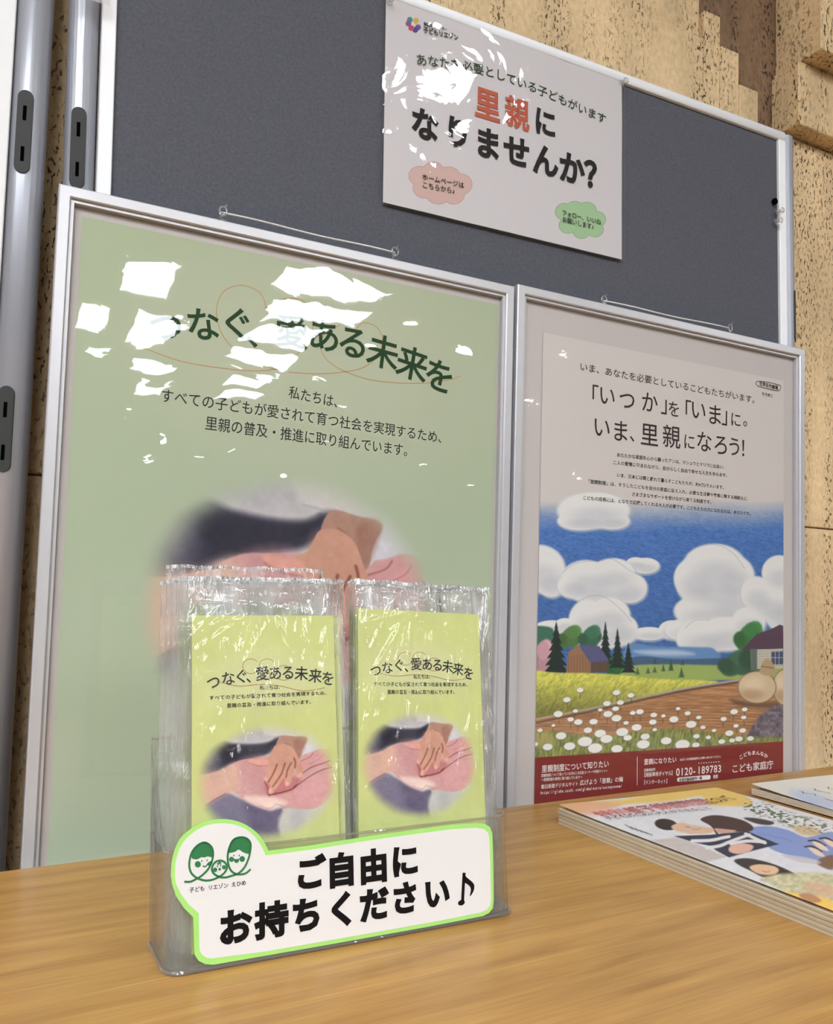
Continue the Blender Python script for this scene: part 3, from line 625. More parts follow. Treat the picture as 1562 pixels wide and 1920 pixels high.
    gc = np.stack([150+g*100, 156+g*84, 60+g*36], 1); gc = gc*(1-.38*np.clip((Y-960-X*.02)/150, 0, 1)[:, None]); gc[:, 2] += 10
    c.poly(mead, gc, 8)
    # earth path
    p = fbm(X/60, Y/7, 11, 4); pc = np.stack([128+p*80, 88+p*66, 56+p*50], 1)
    c.poly([(0, 1190), (350, 1120), (620, 1060), (850, 1010), (1000, 985), (1140, 962), (1200, 975), (1400, 1060), (1420, 1400), (0, 1400)], pc, 8)
    c.line([(0, 1182), (350, 1112), (620, 1052), (850, 1004), (1130, 962)], 9, (176, 160, 146), .9, 5); c.line([(0, 1200), (350, 1128), (620, 1068), (850, 1018), (1130, 974)], 9, (78, 56, 44), .8, 6)
    for k in range(9): c.line([(500-k*60, 1110+k*12), (900, 1078+k*16), (1360, 1110+k*14)], 3, (88, 58, 40), .5, 5)
    c.poly([(1080, 1060), (1200, 1080), (1360, 1078), (1360, 1110), (1150, 1100)], (92, 66, 52), 20, .8)
    # sacks
    for cx, cy, rx, ry in ((1370, 1000, 60, 92), (1225, 1000, 98, 82)):
        c.ell(cx, cy, rx+3, ry+3, (96, 76, 56), .06); c.ell(cx, cy, rx, ry, (200, 176, 142), .08); c.ell(cx-rx*.2, cy-ry*.2, rx*.6, ry*.5, (224, 204, 172), .9, .7); c.ell(cx-rx*.3, cy+ry*.45, rx*.6, ry*.35, (160, 126, 92), .9, .5)
    c.poly([(1240, 925), (1260, 860), (1290, 855), (1320, 900), (1310, 940)], (176, 148, 112), 6); c.line([(1250, 890), (1310, 900)], 4, (90, 66, 46), .9, 4)
    # coal heap, foreground grass
    v = fbm(X/14, Y/14, 21, 2); dc = np.stack([60+v*90, 56+v*80, 64+v*86], 1)
    c.poly([(1180, 1240), (1260, 1130), (1370, 1100), (1370, 1300), (1180, 1290)], dc, 10)
    g2 = fbm((X+Y*.2)/7, Y/26, 17, 3); gd = np.stack([70+g2*110, 84+g2*96, 50+g2*40], 1)
    c.poly([(0, 1250), (150, 1230), (400, 1260), (600, 1230), (800, 1215), (1000, 1240), (1200, 1260), (1400, 1275), (1400, 1400), (0, 1400)], gd, 20)
    c.poly([(40, 1240), (140, 1240), (160, 1290), (60, 1310)], (176, 160, 96), 20, .7)
    fl = [(300, 1015, 18), (230, 1065, 20), (185, 1140, 24), (250, 1168, 17), (290, 1182, 22), (275, 1124, 14), (440, 1085, 20), (490, 1028, 20), (565, 1042, 18), (510, 1080, 18), (405, 1118, 12), (445, 1140, 24), (485, 1112, 18), (490, 1162, 26),
          (575, 1134, 15), (612, 1128, 20), (370, 1180, 22), (340, 1225, 22), (200, 1254, 28), (90, 1225, 14), (65, 1298, 16), (130, 1312, 26), (245, 1308, 30), (325, 1284, 38), (378, 1318, 38), (405, 1242, 30), (437, 1270, 32), (520, 1234, 32), (548, 1264, 22),
          (492, 1322, 30), (595, 1210, 26), (540, 1186, 14), (640, 1258, 24), (630, 1298, 34), (680, 1182, 20), (735, 1150, 12), (685, 1145, 18), (790, 1168, 24), (812, 1112, 12), (862, 1136, 16), (880, 1194, 28), (920, 1158, 14), (942, 1210, 14), (750, 1280, 28), (835, 1300, 38),
          (908, 1256, 17), (970, 1262, 14), (1000, 1226, 12), (1050, 1166, 16), (1105, 1128, 20), (1160, 1116, 15), (1155, 1158, 14), (1115, 1202, 14), (1080, 1240, 22), (1150, 1226, 18), (1095, 1278, 16), (1130, 1270, 20), (1040, 1284, 18), (1190, 1268, 18), (905, 1302, 20), (690, 1222, 12), (160, 1200, 10)]
    for k, (fx, fy, fr_) in enumerate(fl): c.line([(fx, fy+fr_*.5), (fx+6*math.sin(k), fy+fr_+26)], 3, (60, 56, 30), .8, 3, False)
    for fx, fy, fr_ in fl: c.ell(fx, fy+2, fr_+2, fr_*.68+2, (110, 104, 92), .14, 1, -.1); c.ell(fx, fy, fr_, fr_*.66, (232, 230, 222), .16, 1, -.1)
    # red band, straight edge of the print
    c.poly([(0, 1372), (400, 1346), (1400, 1280), (1400, 1800), (0, 1800)], (124, 34, 30), 3, sm=False)
    return c.C
pr2 = art('poster_print', P2, (bx0, bx1, bz0, bz1), .00062, paint2, f2, off=.0003)
lo = .0006
I = Ink(P2); g6 = lambda ch, x, y, em, b=.005, r=0: glyph(I, ch, q6(x, y), em, r, b, 1, lo)
def t6(I, s, a, b, em=None, bold=.004, f=q6): line_text(I, s, [f(*a), f(*b)], em, bold, lo)
t6(I, 'いま、あなたを必要としているこどもたちがいます。', (296, 410), (1232, 590), 17)
for ch, x, y, em in (('「', 350, 560, 42), ('い', 440, 565, 42), ('つ', 545, 588, 42), ('か', 662, 600, 42), ('」', 765, 612, 42), ('を', 790, 635, 32), ('「', 838, 640, 42), ('い', 917, 640, 42), ('ま', 1003, 665, 42), ('」', 1080, 670, 42), ('に', 1113, 690, 30), ('。', 1182, 690, 32),
                     ('い', 412, 730, 44), ('ま', 510, 750, 44), ('、', 595, 765, 36), ('里', 662, 770, 46), ('親', 777, 780, 46), ('に', 870, 806, 32), ('な', 948, 806, 42), ('ろ', 1036, 822, 42), ('う', 1106, 832, 39), ('！', 1172, 842, 40)): g6(ch, x, y, em)
for s, a, b in (('あたたかな家庭を心から願ったアンは、マシュウとマリラに出会い、', (490, 872), (1062, 938)), ('二人の愛情に包まれながら、自分らしく自由で幸せな人生を歩みます。', (470, 912), (1078, 982)), ('いま、日本には親と離れて暮らすこどもたちが、約4万2千人います。', (490, 978), (1060, 1045)),
                ('「里親制度」は、そうしたこどもを自分の家庭に迎え入れ、必要な生活費や養育に関する相談など、', (330, 1010), (1188, 1104)), ('さまざまなサポートを受けながら育てる制度です。', (568, 1078), (995, 1122)), ('こどもの成長には、となりで応援してくれる大人が必要です。こどもたちの力になれるのは、あなたです。', (312, 1096), (1200, 1182))): t6(I, s, a, b, 8.5, .01)
I.line([q6(*p) for p in ((1222, 490), (1260, 490), (1340, 508), (1346, 525), (1330, 538), (1250, 520), (1222, 508))], .0008, lo, closed=True); t6(I, '世界名作劇場', (1236, 500), (1334, 524), 9, .02); line_text(I, 'もりのこ', [q6(1250, 552), q6(1308, 566)], 7, .03, lo)
I.build('poster_lettering', ink_brown, pr2)
I = Ink(P2); t7 = lambda s, a, b, em=None, bold=.01: t6(I, s, a, b, em, bold, q7)
t7('里親制度について知りたい', (97, 1428), (450, 1400), 15); t7('里親制度について知っている方はこの広告コーナーや特設サイトへ', (95, 1462), (442, 1436), 6.5); t7('～里親制度の啓発に取り組んでいます～', (95, 1484), (310, 1469), 6.5)
t7('朝日新聞デジタルサイト', (95, 1521), (290, 1504), 9); t7('広げよう「里親」の輪', (297, 1500), (524, 1480), 11); t7('https://globe.asahi.com/globe/extra/satooyanowa/', (92, 1551), (520, 1514), 8.5)
t7('里親になりたい', (632, 1391), (804, 1378), 12); t7('お近くの児童相談所にお問い合わせください。', (820, 1379), (1042, 1361), 5); t7('児童相談所', (632, 1434), (692, 1429), 6); t7('【相談専用ダイヤル】', (624, 1459), (792, 1447), 9)
line_text(I, '0120-189783', [q7(800, 1443), q7(1040, 1423)], 20, .01, lo); t7('【インターネット】', (624, 1498), (764, 1490), 9); t7('検索', (994, 1468), (1020, 1466), 8)
for k in range(9): I.ell(q7(920+k*13, 1397-k), 1.0, 1.0, off=lo, n=8)
line_text(I, 'こどもまんなか', [q7(1130, 1372), q7(1165, 1350), q7(1210, 1342), q7(1250, 1348), q7(1280, 1364)], 9, .02, lo); t7('こども家庭庁', (1090, 1428), (1310, 1403), 17)
I.line([q7(598, 1362), q7(597, 1512)], .0006, lo, k=1); I.poly([q7(812, 1472), q7(975, 1458), q7(981, 1464), q7(980, 1476), q7(974, 1482), q7(812, 1494), q7(806, 1488), q7(806, 1478)], lo); I.build('band_lettering', ink_white, pr2)
I = Ink(P2); line_text(I, '全国児童相談所一覧', [q7(815, 1484), q7(936, 1474)], 6.5, .02, lo+.0002); I.build('search_box_lettering', ink_brown, pr2)
cover_film(f2, .4712+.010, .9112-.010, .3285-.60, .3285-.010, 12, .0006, film2)
hang_string(f2, (1132, 564), (1368, 616))
# ---- laminated sheet on the board
PS = Plane(onY(718, 379, YB-.0035), (1, 0, .0175), (-.0175, 0, 1))
sw = PS.px(1166, 487)[0]; sh = PS.px(1168, 154)[1]
sheet = thing('laminated_notice', tuple(PS.to((sw/2, 0))[0]), 'laminated white notice pinned on the grey board, large black and red lettering', 'notice')
def sdisp(a): return .0010*(fbm(a[:, 0]*22, a[:, 1]*18, 31, 2)-.4)*np.clip(a[:, 0]*40, 0, 1)
def paintS(x, y):
    X = (x-700)*3.124; Y = y*3.124; c = Canvas(X, Y, (208, 202, 203))
    def puff(L, col, edge):
        for cx, cy, r in L: c.ell(cx, cy, r*1.12+2, r+2, edge, .06)
        for cx, cy, r in L: c.ell(cx, cy, r*1.12, r, col, .06)
    puff([(270, 1030, 55), (350, 1005, 55), (440, 1040, 62), (510, 1080, 60), (470, 1140, 55), (380, 1130, 65), (300, 1100, 60), (400, 1080, 80)], (206, 172, 162), (160, 110, 96))
    puff([(1120, 1240, 48), (1180, 1225, 45), (1250, 1235, 50), (1310, 1285, 45), (1300, 1345, 42), (1220, 1350, 46), (1140, 1320, 46), (1215, 1290, 72)], (160, 194, 148), (96, 130, 92))
    for px_, py_, col in ((214, 116, (60, 132, 120)), (250, 122, (206, 170, 62)), (262, 160, (92, 72, 150)), (246, 175, (60, 60, 120)), (222, 164, (186, 60, 92)), (206, 138, (128, 74, 140))): c.ell(px_, py_, 17, 17, col, .12)
    c.ell(234, 142, 8, 8, (214, 206, 206), .3)
    return c.C
sp = art('paper_sheet', PS, (0, sw, 0, sh), .0006, paintS, sheet, off=0, disp=sdisp)
s1 = lambda x, y: (700+x/3.124, y/3.124); so = .0010
I = Ink(PS); line_text(I, 'あなたを必要としている子どもがいます', [s1(245, 350), s1(480, 382), s1(700, 430), s1(900, 502), s1(1100, 585), s1(1362, 705)], 23, .004, so); I.build('green_lettering', ink_green, sp)
I = Ink(PS); glyph(I, '里', s1(668, 618), 62, 0, .03, .9, so); glyph(I, '親', s1(840, 668), 62, 0, .025, .88, so); I.build('red_lettering', ink_red, sp)
I = Ink(PS); glyph(I, 'に', s1(1005, 722), 56, 0, .036, .9, so)
for ch, x, y in (('な', 300, 735), ('り', 492, 782), ('ま', 668, 845), ('せ', 838, 892), ('ん', 1006, 945), ('か', 1160, 992), ('？', 1308, 1035)): glyph(I, ch, s1(x, y), 62, 0, .036, .95, so)
I.build('black_lettering', ink_black, sp); I = Ink(PS); line_text(I, 'ホームページは', [s1(283, 1037), s1(530, 1088)], 13, .01, so); line_text(I, 'こちらから♪', [s1(283, 1083), s1(495, 1126)], 13, .01, so); I.build('pink_cloud_lettering', ink_black, sp); I = Ink(PS); line_text(I, 'フォロー、いいね', [s1(1102, 1246), s1(1332, 1304)], 12, .01, so); line_text(I, 'お願いします♪', [s1(1104, 1285), s1(1304, 1336)], 12, .01, so)
I.build('green_cloud_lettering', ink_black, sp); I = Ink(PS); line_text(I, '愛媛支援センター', [s1(292, 142), s1(432, 176)], 7, .03, so); line_text(I, '子どもリエゾン', [s1(290, 176), s1(496, 224)], 12, .03, so); I.build('logo_lettering', ink_black, sp)
lam = film('laminate_pouch', .03, ((10, .003), (28, .0007)), haze=.02, k=1.3)
nx, nz = 50, 36; gx, gz = np.meshgrid(np.linspace(-.004, sw+.003, nx), np.linspace(-.004, sh+.004, nz)); a = np.stack([gx.ravel(), gz.ravel()], 1)
V = PS.to(a, .0030)+sdisp(a)[:, None]*PS.N; i_ = np.arange(nx*nz).reshape(nz, nx); obj('laminate_film', V, [tuple(map(int, q)) for q in np.stack([i_[:-1, :-1], i_[:-1, 1:], i_[1:, 1:], i_[1:, :-1]], -1).reshape(-1, 4)], lam, sheet, smooth=True)
def pin(x, y, label):
    P = onY(x, y, YB-.001); t = thing('push_pin', tuple(P), label, 'pin')
    b = MB(); d = np.array([-.1, -1, -.15]); d = nrm(d)
    b.tube([P+d*k for k in (.002, .003, .006, .009, .0105, .011)], [.0042, .0042, .0022, .0022, .0036, .002], 14); b.build('head', clearm, t, smooth=True)
    MB().tube([P, P+d*.003], .0005, 6).build('needle', alu, t)
pin(728, 6, 'clear push pin at the top left corner of the laminated notice'); pin(1164, 158, 'clear push pin at the top right corner of the laminated notice')
pin(1456, 398, 'upper clear push pin at the right edge of the grey board'); pin(1453, 417, 'lower clear push pin at the right edge of the grey board')
P = onY(1450, 379, YB); tag(MB().tube([P+[0, -.001, 0], P+[0, -.004, 0], P+[0, -.005, 0]], [.004, .004, .002], 14).build('push_pin', black, smooth=True), 'dark hole above the two clear pins, built as a black disc', 'pin')  # hole in the board, its darkness shown by a raised black disc

# ============================================================ LEAFLET HOLDER
yaw = math.radians(1.2); HX = np.array([math.cos(yaw), math.sin(yaw), 0]); HV = np.array([-math.sin(yaw), math.cos(yaw), 0]); HO = np.array([.0885, .4545, ZT])
hp = lambda a, v, w_: HO+a*HX+v*HV+w_*np.array([0, 0, 1.])
HW = .219; LF, LB = .13, .20
def lean_plane(v0, lean, a0=0., side=0.): return Plane(hp(a0, v0, 0), HX+side*np.array([0, 0, 1.]), HV*lean+np.array([0, 0, 1.])-side*HX)
acr = film('clear_acrylic', .03, ((20, .0006),), haze=.035, k=1.3, tint=(.95, .96, .95)); acre = film('acrylic_edge', .08, ((60, .001),), haze=.16, k=2., tint=(.84, .80, .76))
holder = thing('leaflet_holder', tuple(hp(HW/2, .02, 0)), 'clear acrylic leaflet holder standing on the oak table, filled with pale green leaflets', 'holder')
FPt = lambda a, w_, off=0: hp(a, .0+LF*w_-off, w_)
BPt = lambda a, w_: hp(a, .044+LB*w_, w_)
r_ = .009
def prof_u(w_, h=0):    # plan outline (open at back), rounded front corners, following the lean
    f = LF*w_; b = .044+LB*w_; pts = [(0, b)]
    pts += [(r_-r_*math.cos(q), f+r_-r_*math.sin(q)) for q in np.linspace(0, math.pi/2, 6)]
    pts += [(HW-r_+r_*math.sin(q), f+r_-r_*math.cos(q)) for q in np.linspace(0, math.pi/2, 6)]; pts += [(HW, b)]
    return pts
Pf = lean_plane(0, LF); hF = Pf.px(326, 1602)[1]*math.cos(math.atan(LF)); hFr = Pf.px(925, 1533)[1]*math.cos(math.atan(LF)); hF = (hF+hFr)/2; hBk = hF+.052
# rows: bottom, mid, front height; the side walls rise to the back
rows = [0, .004, hF*.5, hF]; V = []; n = 14
for w_ in rows: V += [hp(a, v, w_) for a, v in prof_u(w_)]
Fc = [(i*n+k, i*n+k+1, (i+1)*n+k+1, (i+1)*n+k) for i in range(3) for k in range(n-1)]+[tuple(range(n-1, -1, -1))]
obj('front_panel', V, Fc, acr, holder, smooth=True)
ds = .0016; obj('front_panel_inner', [hp(a+(ds if a < HW/2 else -ds), v+ds, w_+ds*.3) for w_ in rows for a, v in prof_u(w_)], Fc, acr, holder, smooth=True)
for sx in (0, HW):
    L = [hp(sx, r_+LF*hF, hF)]; 
    for t_ in np.linspace(0, 1, 9): L.append(hp(sx, r_+LF*hF+(.044+LB*(hBk-.004)-r_-LF*hF)*t_**.8, hF+(hBk-hF)*t_**1.25))
    L.append(hp(sx, .044+LB*hF, hF)); V, Fc = extrude(L, HX*(.0018 if sx == 0 else -.0018)); obj('side_wall', V, Fc, acr, holder)
    MB().tube(L[:-1], .0011, 6).build('side_rim', acre, holder)
V, Fc = extrude([BPt(0, 0), BPt(HW, 0), BPt(HW, hBk-.004), BPt(HW-.004, hBk), BPt(.004, hBk), BPt(0, hBk-.004)], HV*.002); obj('back_panel', V, Fc, acr, holder)
MB().tube([hp(a, v, hF) for a, v in prof_u(hF)[1:-1]], .0009, 6).build('front_rim', acre, holder)
MB().tube([hp(a, v, .0015) for a, v in prof_u(0)], .0014, 6).build('base_rim', acre, holder)
L = [hp(a, v, .004) for a, v in prof_u(.004)]; V, Fc = extrude(L, np.array([0, 0, -.0025])); obj('base_plate', V, Fc, acre, holder)
for a in (0.0008, HW-.0008): MB().tube([hp(a, .044, .001), hp(a, .044+LB*hF, hF)], .001, 6).build('back_corner_rim', acre, holder)
MB().tube([BPt(0, hBk), BPt(HW, hBk)], .0009, 6).build('back_rim', acre, holder)
# ---- leaflets in clear sleeves
sleeve_m = film('crinkled_sleeve', .03, ((20, .006), (60, .0018)), haze=.03, k=1.5, stretch=(1.6, 1.6, .5), cloudy=40)
sleeve_e = film('sleeve_seam', .12, ((120, .006), (500, .002)), haze=.35, k=2.4, stretch=(2, 2, .25), base=.1, cloudy=90)  # strong haze paints in the white glints along the seams
sleeve_b = film('crinkled_sleeve_behind', .10, ((30, .010), (110, .004)), haze=.17, k=1.1, stretch=(1.6, 1.6, .18), base=.0, cloudy=80)  # extra haze paints in the white sheen of the layered sleeves
paperg = mat('pale_green_paper', (202, 210, 138), .6, noise=(30, .03))
c4b = lambda X, Y: (600+X/3.69, 1080+Y/3.69); c3b = lambda X, Y: (290+X/4.22, 1200+Y/4.22)
AL = fit_affine([(1005, 765), (1215, 768), (410, 1305), (745, 960), (890, 1215), (1395, 905), (1390, 1000), (1080, 1330), (870, 1345)], [(770, 1015), (918, 1034), (330, 1432), (590, 1165), (700, 1388), (1050, 1140), (1056, 1232), (800, 1476), (690, 1478)])
def paintL(right):
    def f(x, y):
        X, Y = ((x-600)*3.69, (y-1080)*3.69) if right else aff(AL, (x-290)*4.22, (y-1200)*4.22)
        c = Canvas(X, Y, (198, 204, 130)); c.C += (fbm(X/150, Y/150, 3)-.5)[:, None]*14
        c.ell(690, 660, 340, 170, (212, 214, 170), .9, .6); hands(c); return c.C
    return f
def ridges(a, x0, x1, z1, ztop, seed):
    r = np.random.default_rng(seed); d = np.zeros(len(a)); cx = x0+(x1-x0)*.42
    for k in range(46):
        if k < 18: p = np.array([cx+r.normal(0, .006), z1+r.uniform(-.004, .016)]); an = r.uniform(-1.35, 1.35); L = r.uniform(.015, .06); q = p+L*np.array([math.sin(an), -math.cos(an)])
        elif k < 36: p = np.array([r.uniform(x0, x1), r.uniform(z1-.15, z1+.01)]); an = r.normal(0, .22); L = r.uniform(.01, .05); q = p+L*np.array([math.sin(an), -math.cos(an)])
        else: p = np.array([r.uniform(x0, x0+.03), r.uniform(z1, ztop)]); q = p+np.array([r.uniform(.03, .07), r.normal(0, .006)])
        e = q-p; t = np.clip(((a-p)@e)/(e@e), 0, 1); dd = np.linalg.norm(a-p-t[:, None]*e, axis=1)
        d = np.maximum(d, r.uniform(.0004, .0011)*np.sin(math.pi*np.clip(t*.9+.05, 0, 1))*np.exp(-(dd/r.uniform(.0009, .0019))**2))
    return d
def packet(pl, bounds, top, sleeve, right, name_label, group=None, detail=True, seed=0):
    """bounds: leaflet rectangle on its plane; sleeve: (x0, x1, top)"""
    x0, x1, z0, z1 = bounds; t = thing('sleeved_leaflet', tuple(pl.to(((x0+x1)/2, z0))[0]), name_label, 'leaflet', group)
    V, Fc = extrude(pl.to([(x0, z0), (x1, z0), (x1, z1), (x0, z1)], -.0012), pl.N*.0010); leaf = obj('leaflet', V, Fc, paperg, t)
    if detail:
        pr = art('printed_cover', pl, bounds, .00038, paintL(right), leaf, off=0.)
        I = Ink(pl)
        if right:
            G = (('つ', 385, 655, .2), ('な', 465, 635, .14), ('ぐ', 545, 618, .07), ('、', 620, 625, .05), ('愛', 665, 610, .02), ('あ', 740, 612, 0), ('る', 812, 617, -.04), ('未', 882, 627, -.1), ('来', 955, 645, -.15), ('を', 1027, 675, -.2)); f = c4b; em = 25
            Ls = ((645, 697, 778, 697), (368, 748, 1035, 752), (464, 803, 945, 803))
        else:
            G = (('つ', 465, 335, .2), ('な', 582, 305, .14), ('ぐ', 685, 290, .1), ('、', 775, 285, .05), ('愛', 852, 267, .04), ('あ', 952, 262, 0), ('る', 1055, 258, -.02), ('未', 1160, 266, -.08), ('来', 1270, 285, -.12), ('を', 1370, 305, -.15)); f = c3b; em = 28
            Ls = ((830, 378, 1015, 372), (430, 458, 1380, 418), (568, 520, 1258, 488))
        for ch, x, y, r in G: glyph(I, ch, f(x, y), em, r, .008, 1, .0003)
        for s, q in zip(('私たちは、', 'すべての子どもが愛されて育つ社会を実現するため、', '里親の普及・推進に取り組んでいます。'), Ls): line_text(I, s, [f(q[0], q[1]), f(q[2], q[3])], 9, .006, .0003)
        I.build('cover_lettering', ink_dark, pr)
        I = Ink(pl); cx = sum(g[1] for g in G)/10; cy = sum(g[2] for g in G)/10; k = 1 if right else 1.3
        for dx, dy in ((-120, -60), (-20, -60), (80, -20)): I.line([f(cx+k*(dx+50*math.cos(q)), cy+k*(dy+45*math.sin(q))) for q in np.linspace(.5, 5.6, 9)], .0004, .0002)
        I.line([f(cx+k*u, cy+k*v) for u, v in ((-330, 30), (-200, 60), (-60, 50), (60, 60), (200, 90), (330, 70))], .0004, .0002); I.build('heart_line_drawing', ink_orange, pr)
    s0, s1_, sz = sleeve; nx, nz = (120, 210) if detail else (16, 30)
    gx, gz = np.meshgrid(np.linspace(s0, s1_, nx), np.linspace(z0-.001, sz, nz)); a = np.stack([gx.ravel(), gz.ravel()], 1)
    over = np.clip((a[:, 1]-z1+.004)/.02, 0, 1); d = .0005+(.0011+.0010*over)*(fbm(a[:, 0]*60+seed, a[:, 1]*26, seed, 3)-.25)*(1 if detail else .5)
    if detail: d = d*1.5+ridges(a, s0, s1_, z1, sz, seed)
    V = pl.to(a, .0003)+d[:, None]*pl.N; i = np.arange(nx*nz).reshape(nz, nx); Q = [tuple(map(int, q)) for q in np.stack([i[:-1, :-1], i[:-1, 1:], i[1:, 1:], i[1:, :-1]], -1).reshape(-1, 4)]
    if detail: obj('sleeve_front', V, Q, sleeve_m, t, smooth=True)
    else: obj('sleeve_front', V, Q, sleeve_b, t, smooth=True)
    # back ply and the welded seams, which stand proud as thin crumpled strips
    th = .0012 if detail else .0022
    for xe in (s0, s1_):
        b = MB()
        L = [];
        for k in range(25):
            z = z0+(sz-z0)*k/24; wv = .0007*math.sin(k*1.7+seed+xe*300)
            L.append([pl.to((xe+wv, z), .0004)[0], pl.to((xe+wv*.5+(.0004 if xe == s0 else -.0004), z), -th)[0]])
        for k in range(24): b.add([L[k][0], L[k][1], L[k+1][1], L[k+1][0]], [(0, 1, 2, 3)])
        b.build('side_seam', sleeve_e, t)
    b = MB(); L = [(s0+(s1_-s0)*k/20, sz+.0006*math.sin(k*1.3+seed)) for k in range(21)]
    for k in range(20): b.add(pl.to([L[k], L[k+1], (L[k+1][0], L[k+1][1]-.0022), (L[k][0], L[k][1]-.0022)], .0012), [(0, 3, 2, 1)])
    b.build('top_seam', sleeve_e, t)
    return t
def copy_thing(t, off, label=None):
    c = t.copy(); C.objects.link(c); c.location = Vector(t.location)+Vector(off)
    if label: c['label'] = label
    for ch in t.children:
        d = ch.copy(); C.objects.link(d); d.parent = c
    return c
LN = .30
ORD = ['first', 'second', 'third', 'fourth', 'fifth', 'sixth', 'seventh', 'eighth', 'ninth', 'tenth', 'eleventh', 'twelfth', 'thirteenth']
OL = lambda k, side: 'sleeved green leaflet, %s from the front in the %s half of the holder' % (ORD[k], side)
PLf = lean_plane(.0075, .135, 0, .012); L0 = PLf.px(360, 1400); L1 = PLf.px(632, 1400); Lt = PLf.px(500, 1154)[1]; sl = (PLf.px(349, 1250)[0], PLf.px(648, 1250)[0], PLf.px(480, 1083)[1])
PRf = lean_plane(.0105, .155, 0, -.03); R0 = PRf.px(672, 1400); R1 = PRf.px(906, 1400); Rt = (PRf.px(677, 1141)[1]+PRf.px(899, 1152)[1])/2; sr = (PRf.px(664, 1250)[0], PRf.px(921, 1250)[0], PRf.px(790, 1094)[1])
zb0 = .0065
lft = packet(PLf, (L0[0], L1[0], zb0, Lt), None, sl, False, 'foremost sleeved green leaflet in the left half of the holder', detail=True, seed=3)
rgt = packet(PRf, (R0[0], R1[0], zb0, Rt), None, sr, True, 'foremost sleeved green leaflet in the right half of the holder', detail=True, seed=8)
bl_ = packet(PLf.shifted(-.0034), (L0[0]+.0055, L1[0]+.0055, zb0, Lt-.001), None, (sl[0]-.002, sl[1]+.001, sl[2]), False, OL(1, 'left'), 'leaflets stacked behind in the left half of the holder', False, 5)
br_ = packet(PRf.shifted(-.0028), (R0[0], R1[0], zb0, Rt), None, sr, True, OL(1, 'right'), 'leaflets stacked behind in the right half of the holder', False, 6)
for k in range(1, 9):
    dx = -.0011*k*(1 if k % 2 else .75); o = -PLf.N*.0034*k+HX*dx; copy_thing(bl_, tuple(o+PLf.U*(.010 if k == 6 else .0005*(k % 3))), OL(k+1, 'left'))
for k in range(1, 6):
    o = -PRf.N*.0028*k+HX*(.0006*k*(1 if k % 2 else .3)); copy_thing(br_, tuple(o+PRf.U*.0004*(k % 3)), OL(k+1, 'right'))
# ---- sticker label on the front
PLb = Pf.shifted(.0006)
cb = lambda x, y: (280+x/2.297, 1480+y/2.297)
outer = [(92, 370), (100, 290), (130, 215), (185, 165), (250, 136), (330, 128), (400, 145), (455, 180), (490, 220), (512, 264)]
outer = [tuple(p) for p in smooth_loop(outer, 3, False)]+[(700, 240), (1000, 193), (1300, 152), (1410, 145), (1445, 149), (1466, 162), (1476, 190), (1480, 300), (1482, 480), (1478, 512), (1462, 532), (1436, 545), (1200, 592), (800, 663), (500, 716), (275, 755), (240, 752), (212, 738), (196, 715), (192, 690), (190, 600), (188, 550), (150, 512), (115, 460), (98, 410)]
inner = [(108, 370), (115, 300), (142, 232), (192, 182), (255, 152), (330, 146), (395, 161), (442, 192), (476, 235), (500, 284)]
inner = [tuple(p) for p in smooth_loop(inner, 3, False)]+[(700, 258), (1000, 211), (1300, 171), (1405, 165), (1438, 170), (1456, 185), (1462, 205), (1466, 300), (1470, 470), (1466, 500), (1452, 518), (1425, 530), (1200, 574), (800, 645), (500, 697), (272, 727), (245, 724), (224, 710), (215, 690), (213, 600), (212, 532), (168, 495), (132, 445), (114, 405)]
stk = obj('sticker', *extrude(PLb.to(PLb.pxa([cb(*p) for p in outer])), PLb.N*.0004), mat('lime_sticker_border', (160, 216, 112), .5, noise=(60, .05)), holder, label='die-cut white sticker with lime border')
I = Ink(PLb); I.poly([cb(*p) for p in inner], .0006); I.build('sticker_face', mat('sticker_white', (218, 216, 214), .5), stk)
I = Ink(PLb)
for ch, x, y, em in (('ご', 690, 360, 66), ('自', 825, 348, 66), ('由', 964, 332, 66), ('に', 1098, 308, 64), ('お', 368, 592, 70), ('持', 526, 562, 70), ('ち', 676, 540, 68), ('く', 828, 516, 68), ('だ', 966, 495, 66), ('さ', 1098, 468, 64), ('い', 1236, 446, 62)):
    glyph(I, ch, cb(x, y), em*.98, .0, .05, 1, .0009)
I.line([cb(1353, 358), cb(1349, 420), cb(1346, 482)], .0022, .0009, k=1); I.ell(cb(1341, 487), 6.6, 5, -.4, .0009)
I.poly([cb(*p) for p in smooth_loop([(1350, 357), (1362, 376), (1388, 398), (1397, 415), (1392, 440), (1377, 460), (1382, 432), (1376, 415), (1358, 402), (1351, 398)], 3)], .0009)
I.build('sticker_lettering', ink_black, stk)
cl = lambda x, y: (320+x/7.81, 1540+y/7.81); lg = mat('logo_green', (34, 112, 62), .5); I = Ink(PLb); z = .0009; lw = .0011
L = lambda pts, wd=lw, k=5: I.line([cl(*p) for p in pts], wd, z, k=k)
L([(195, 880), (280, 880), (360, 845), (450, 790), (540, 700), (595, 590), (615, 470), (590, 370), (500, 308), (400, 340), (310, 440), (270, 580), (275, 700), (320, 780), (400, 835), (500, 862), (600, 852), (700, 810), (780, 750), (820, 670), (790, 600), (720, 570), (640, 600), (598, 690), (625, 760), (700, 805), (790, 818), (880, 795), (980, 760), (1060, 690), (1110, 600), (1150, 480), (1165, 330), (1110, 250), (1010, 230), (910, 270), (850, 390), (828, 520), (845, 650), (890, 730), (960, 768), (1050, 770), (1110, 745), (1165, 695)])
P_ = lambda pts, sm=True: I.poly([cl(*p) for p in (smooth_loop(pts, 3) if sm else pts)], z)
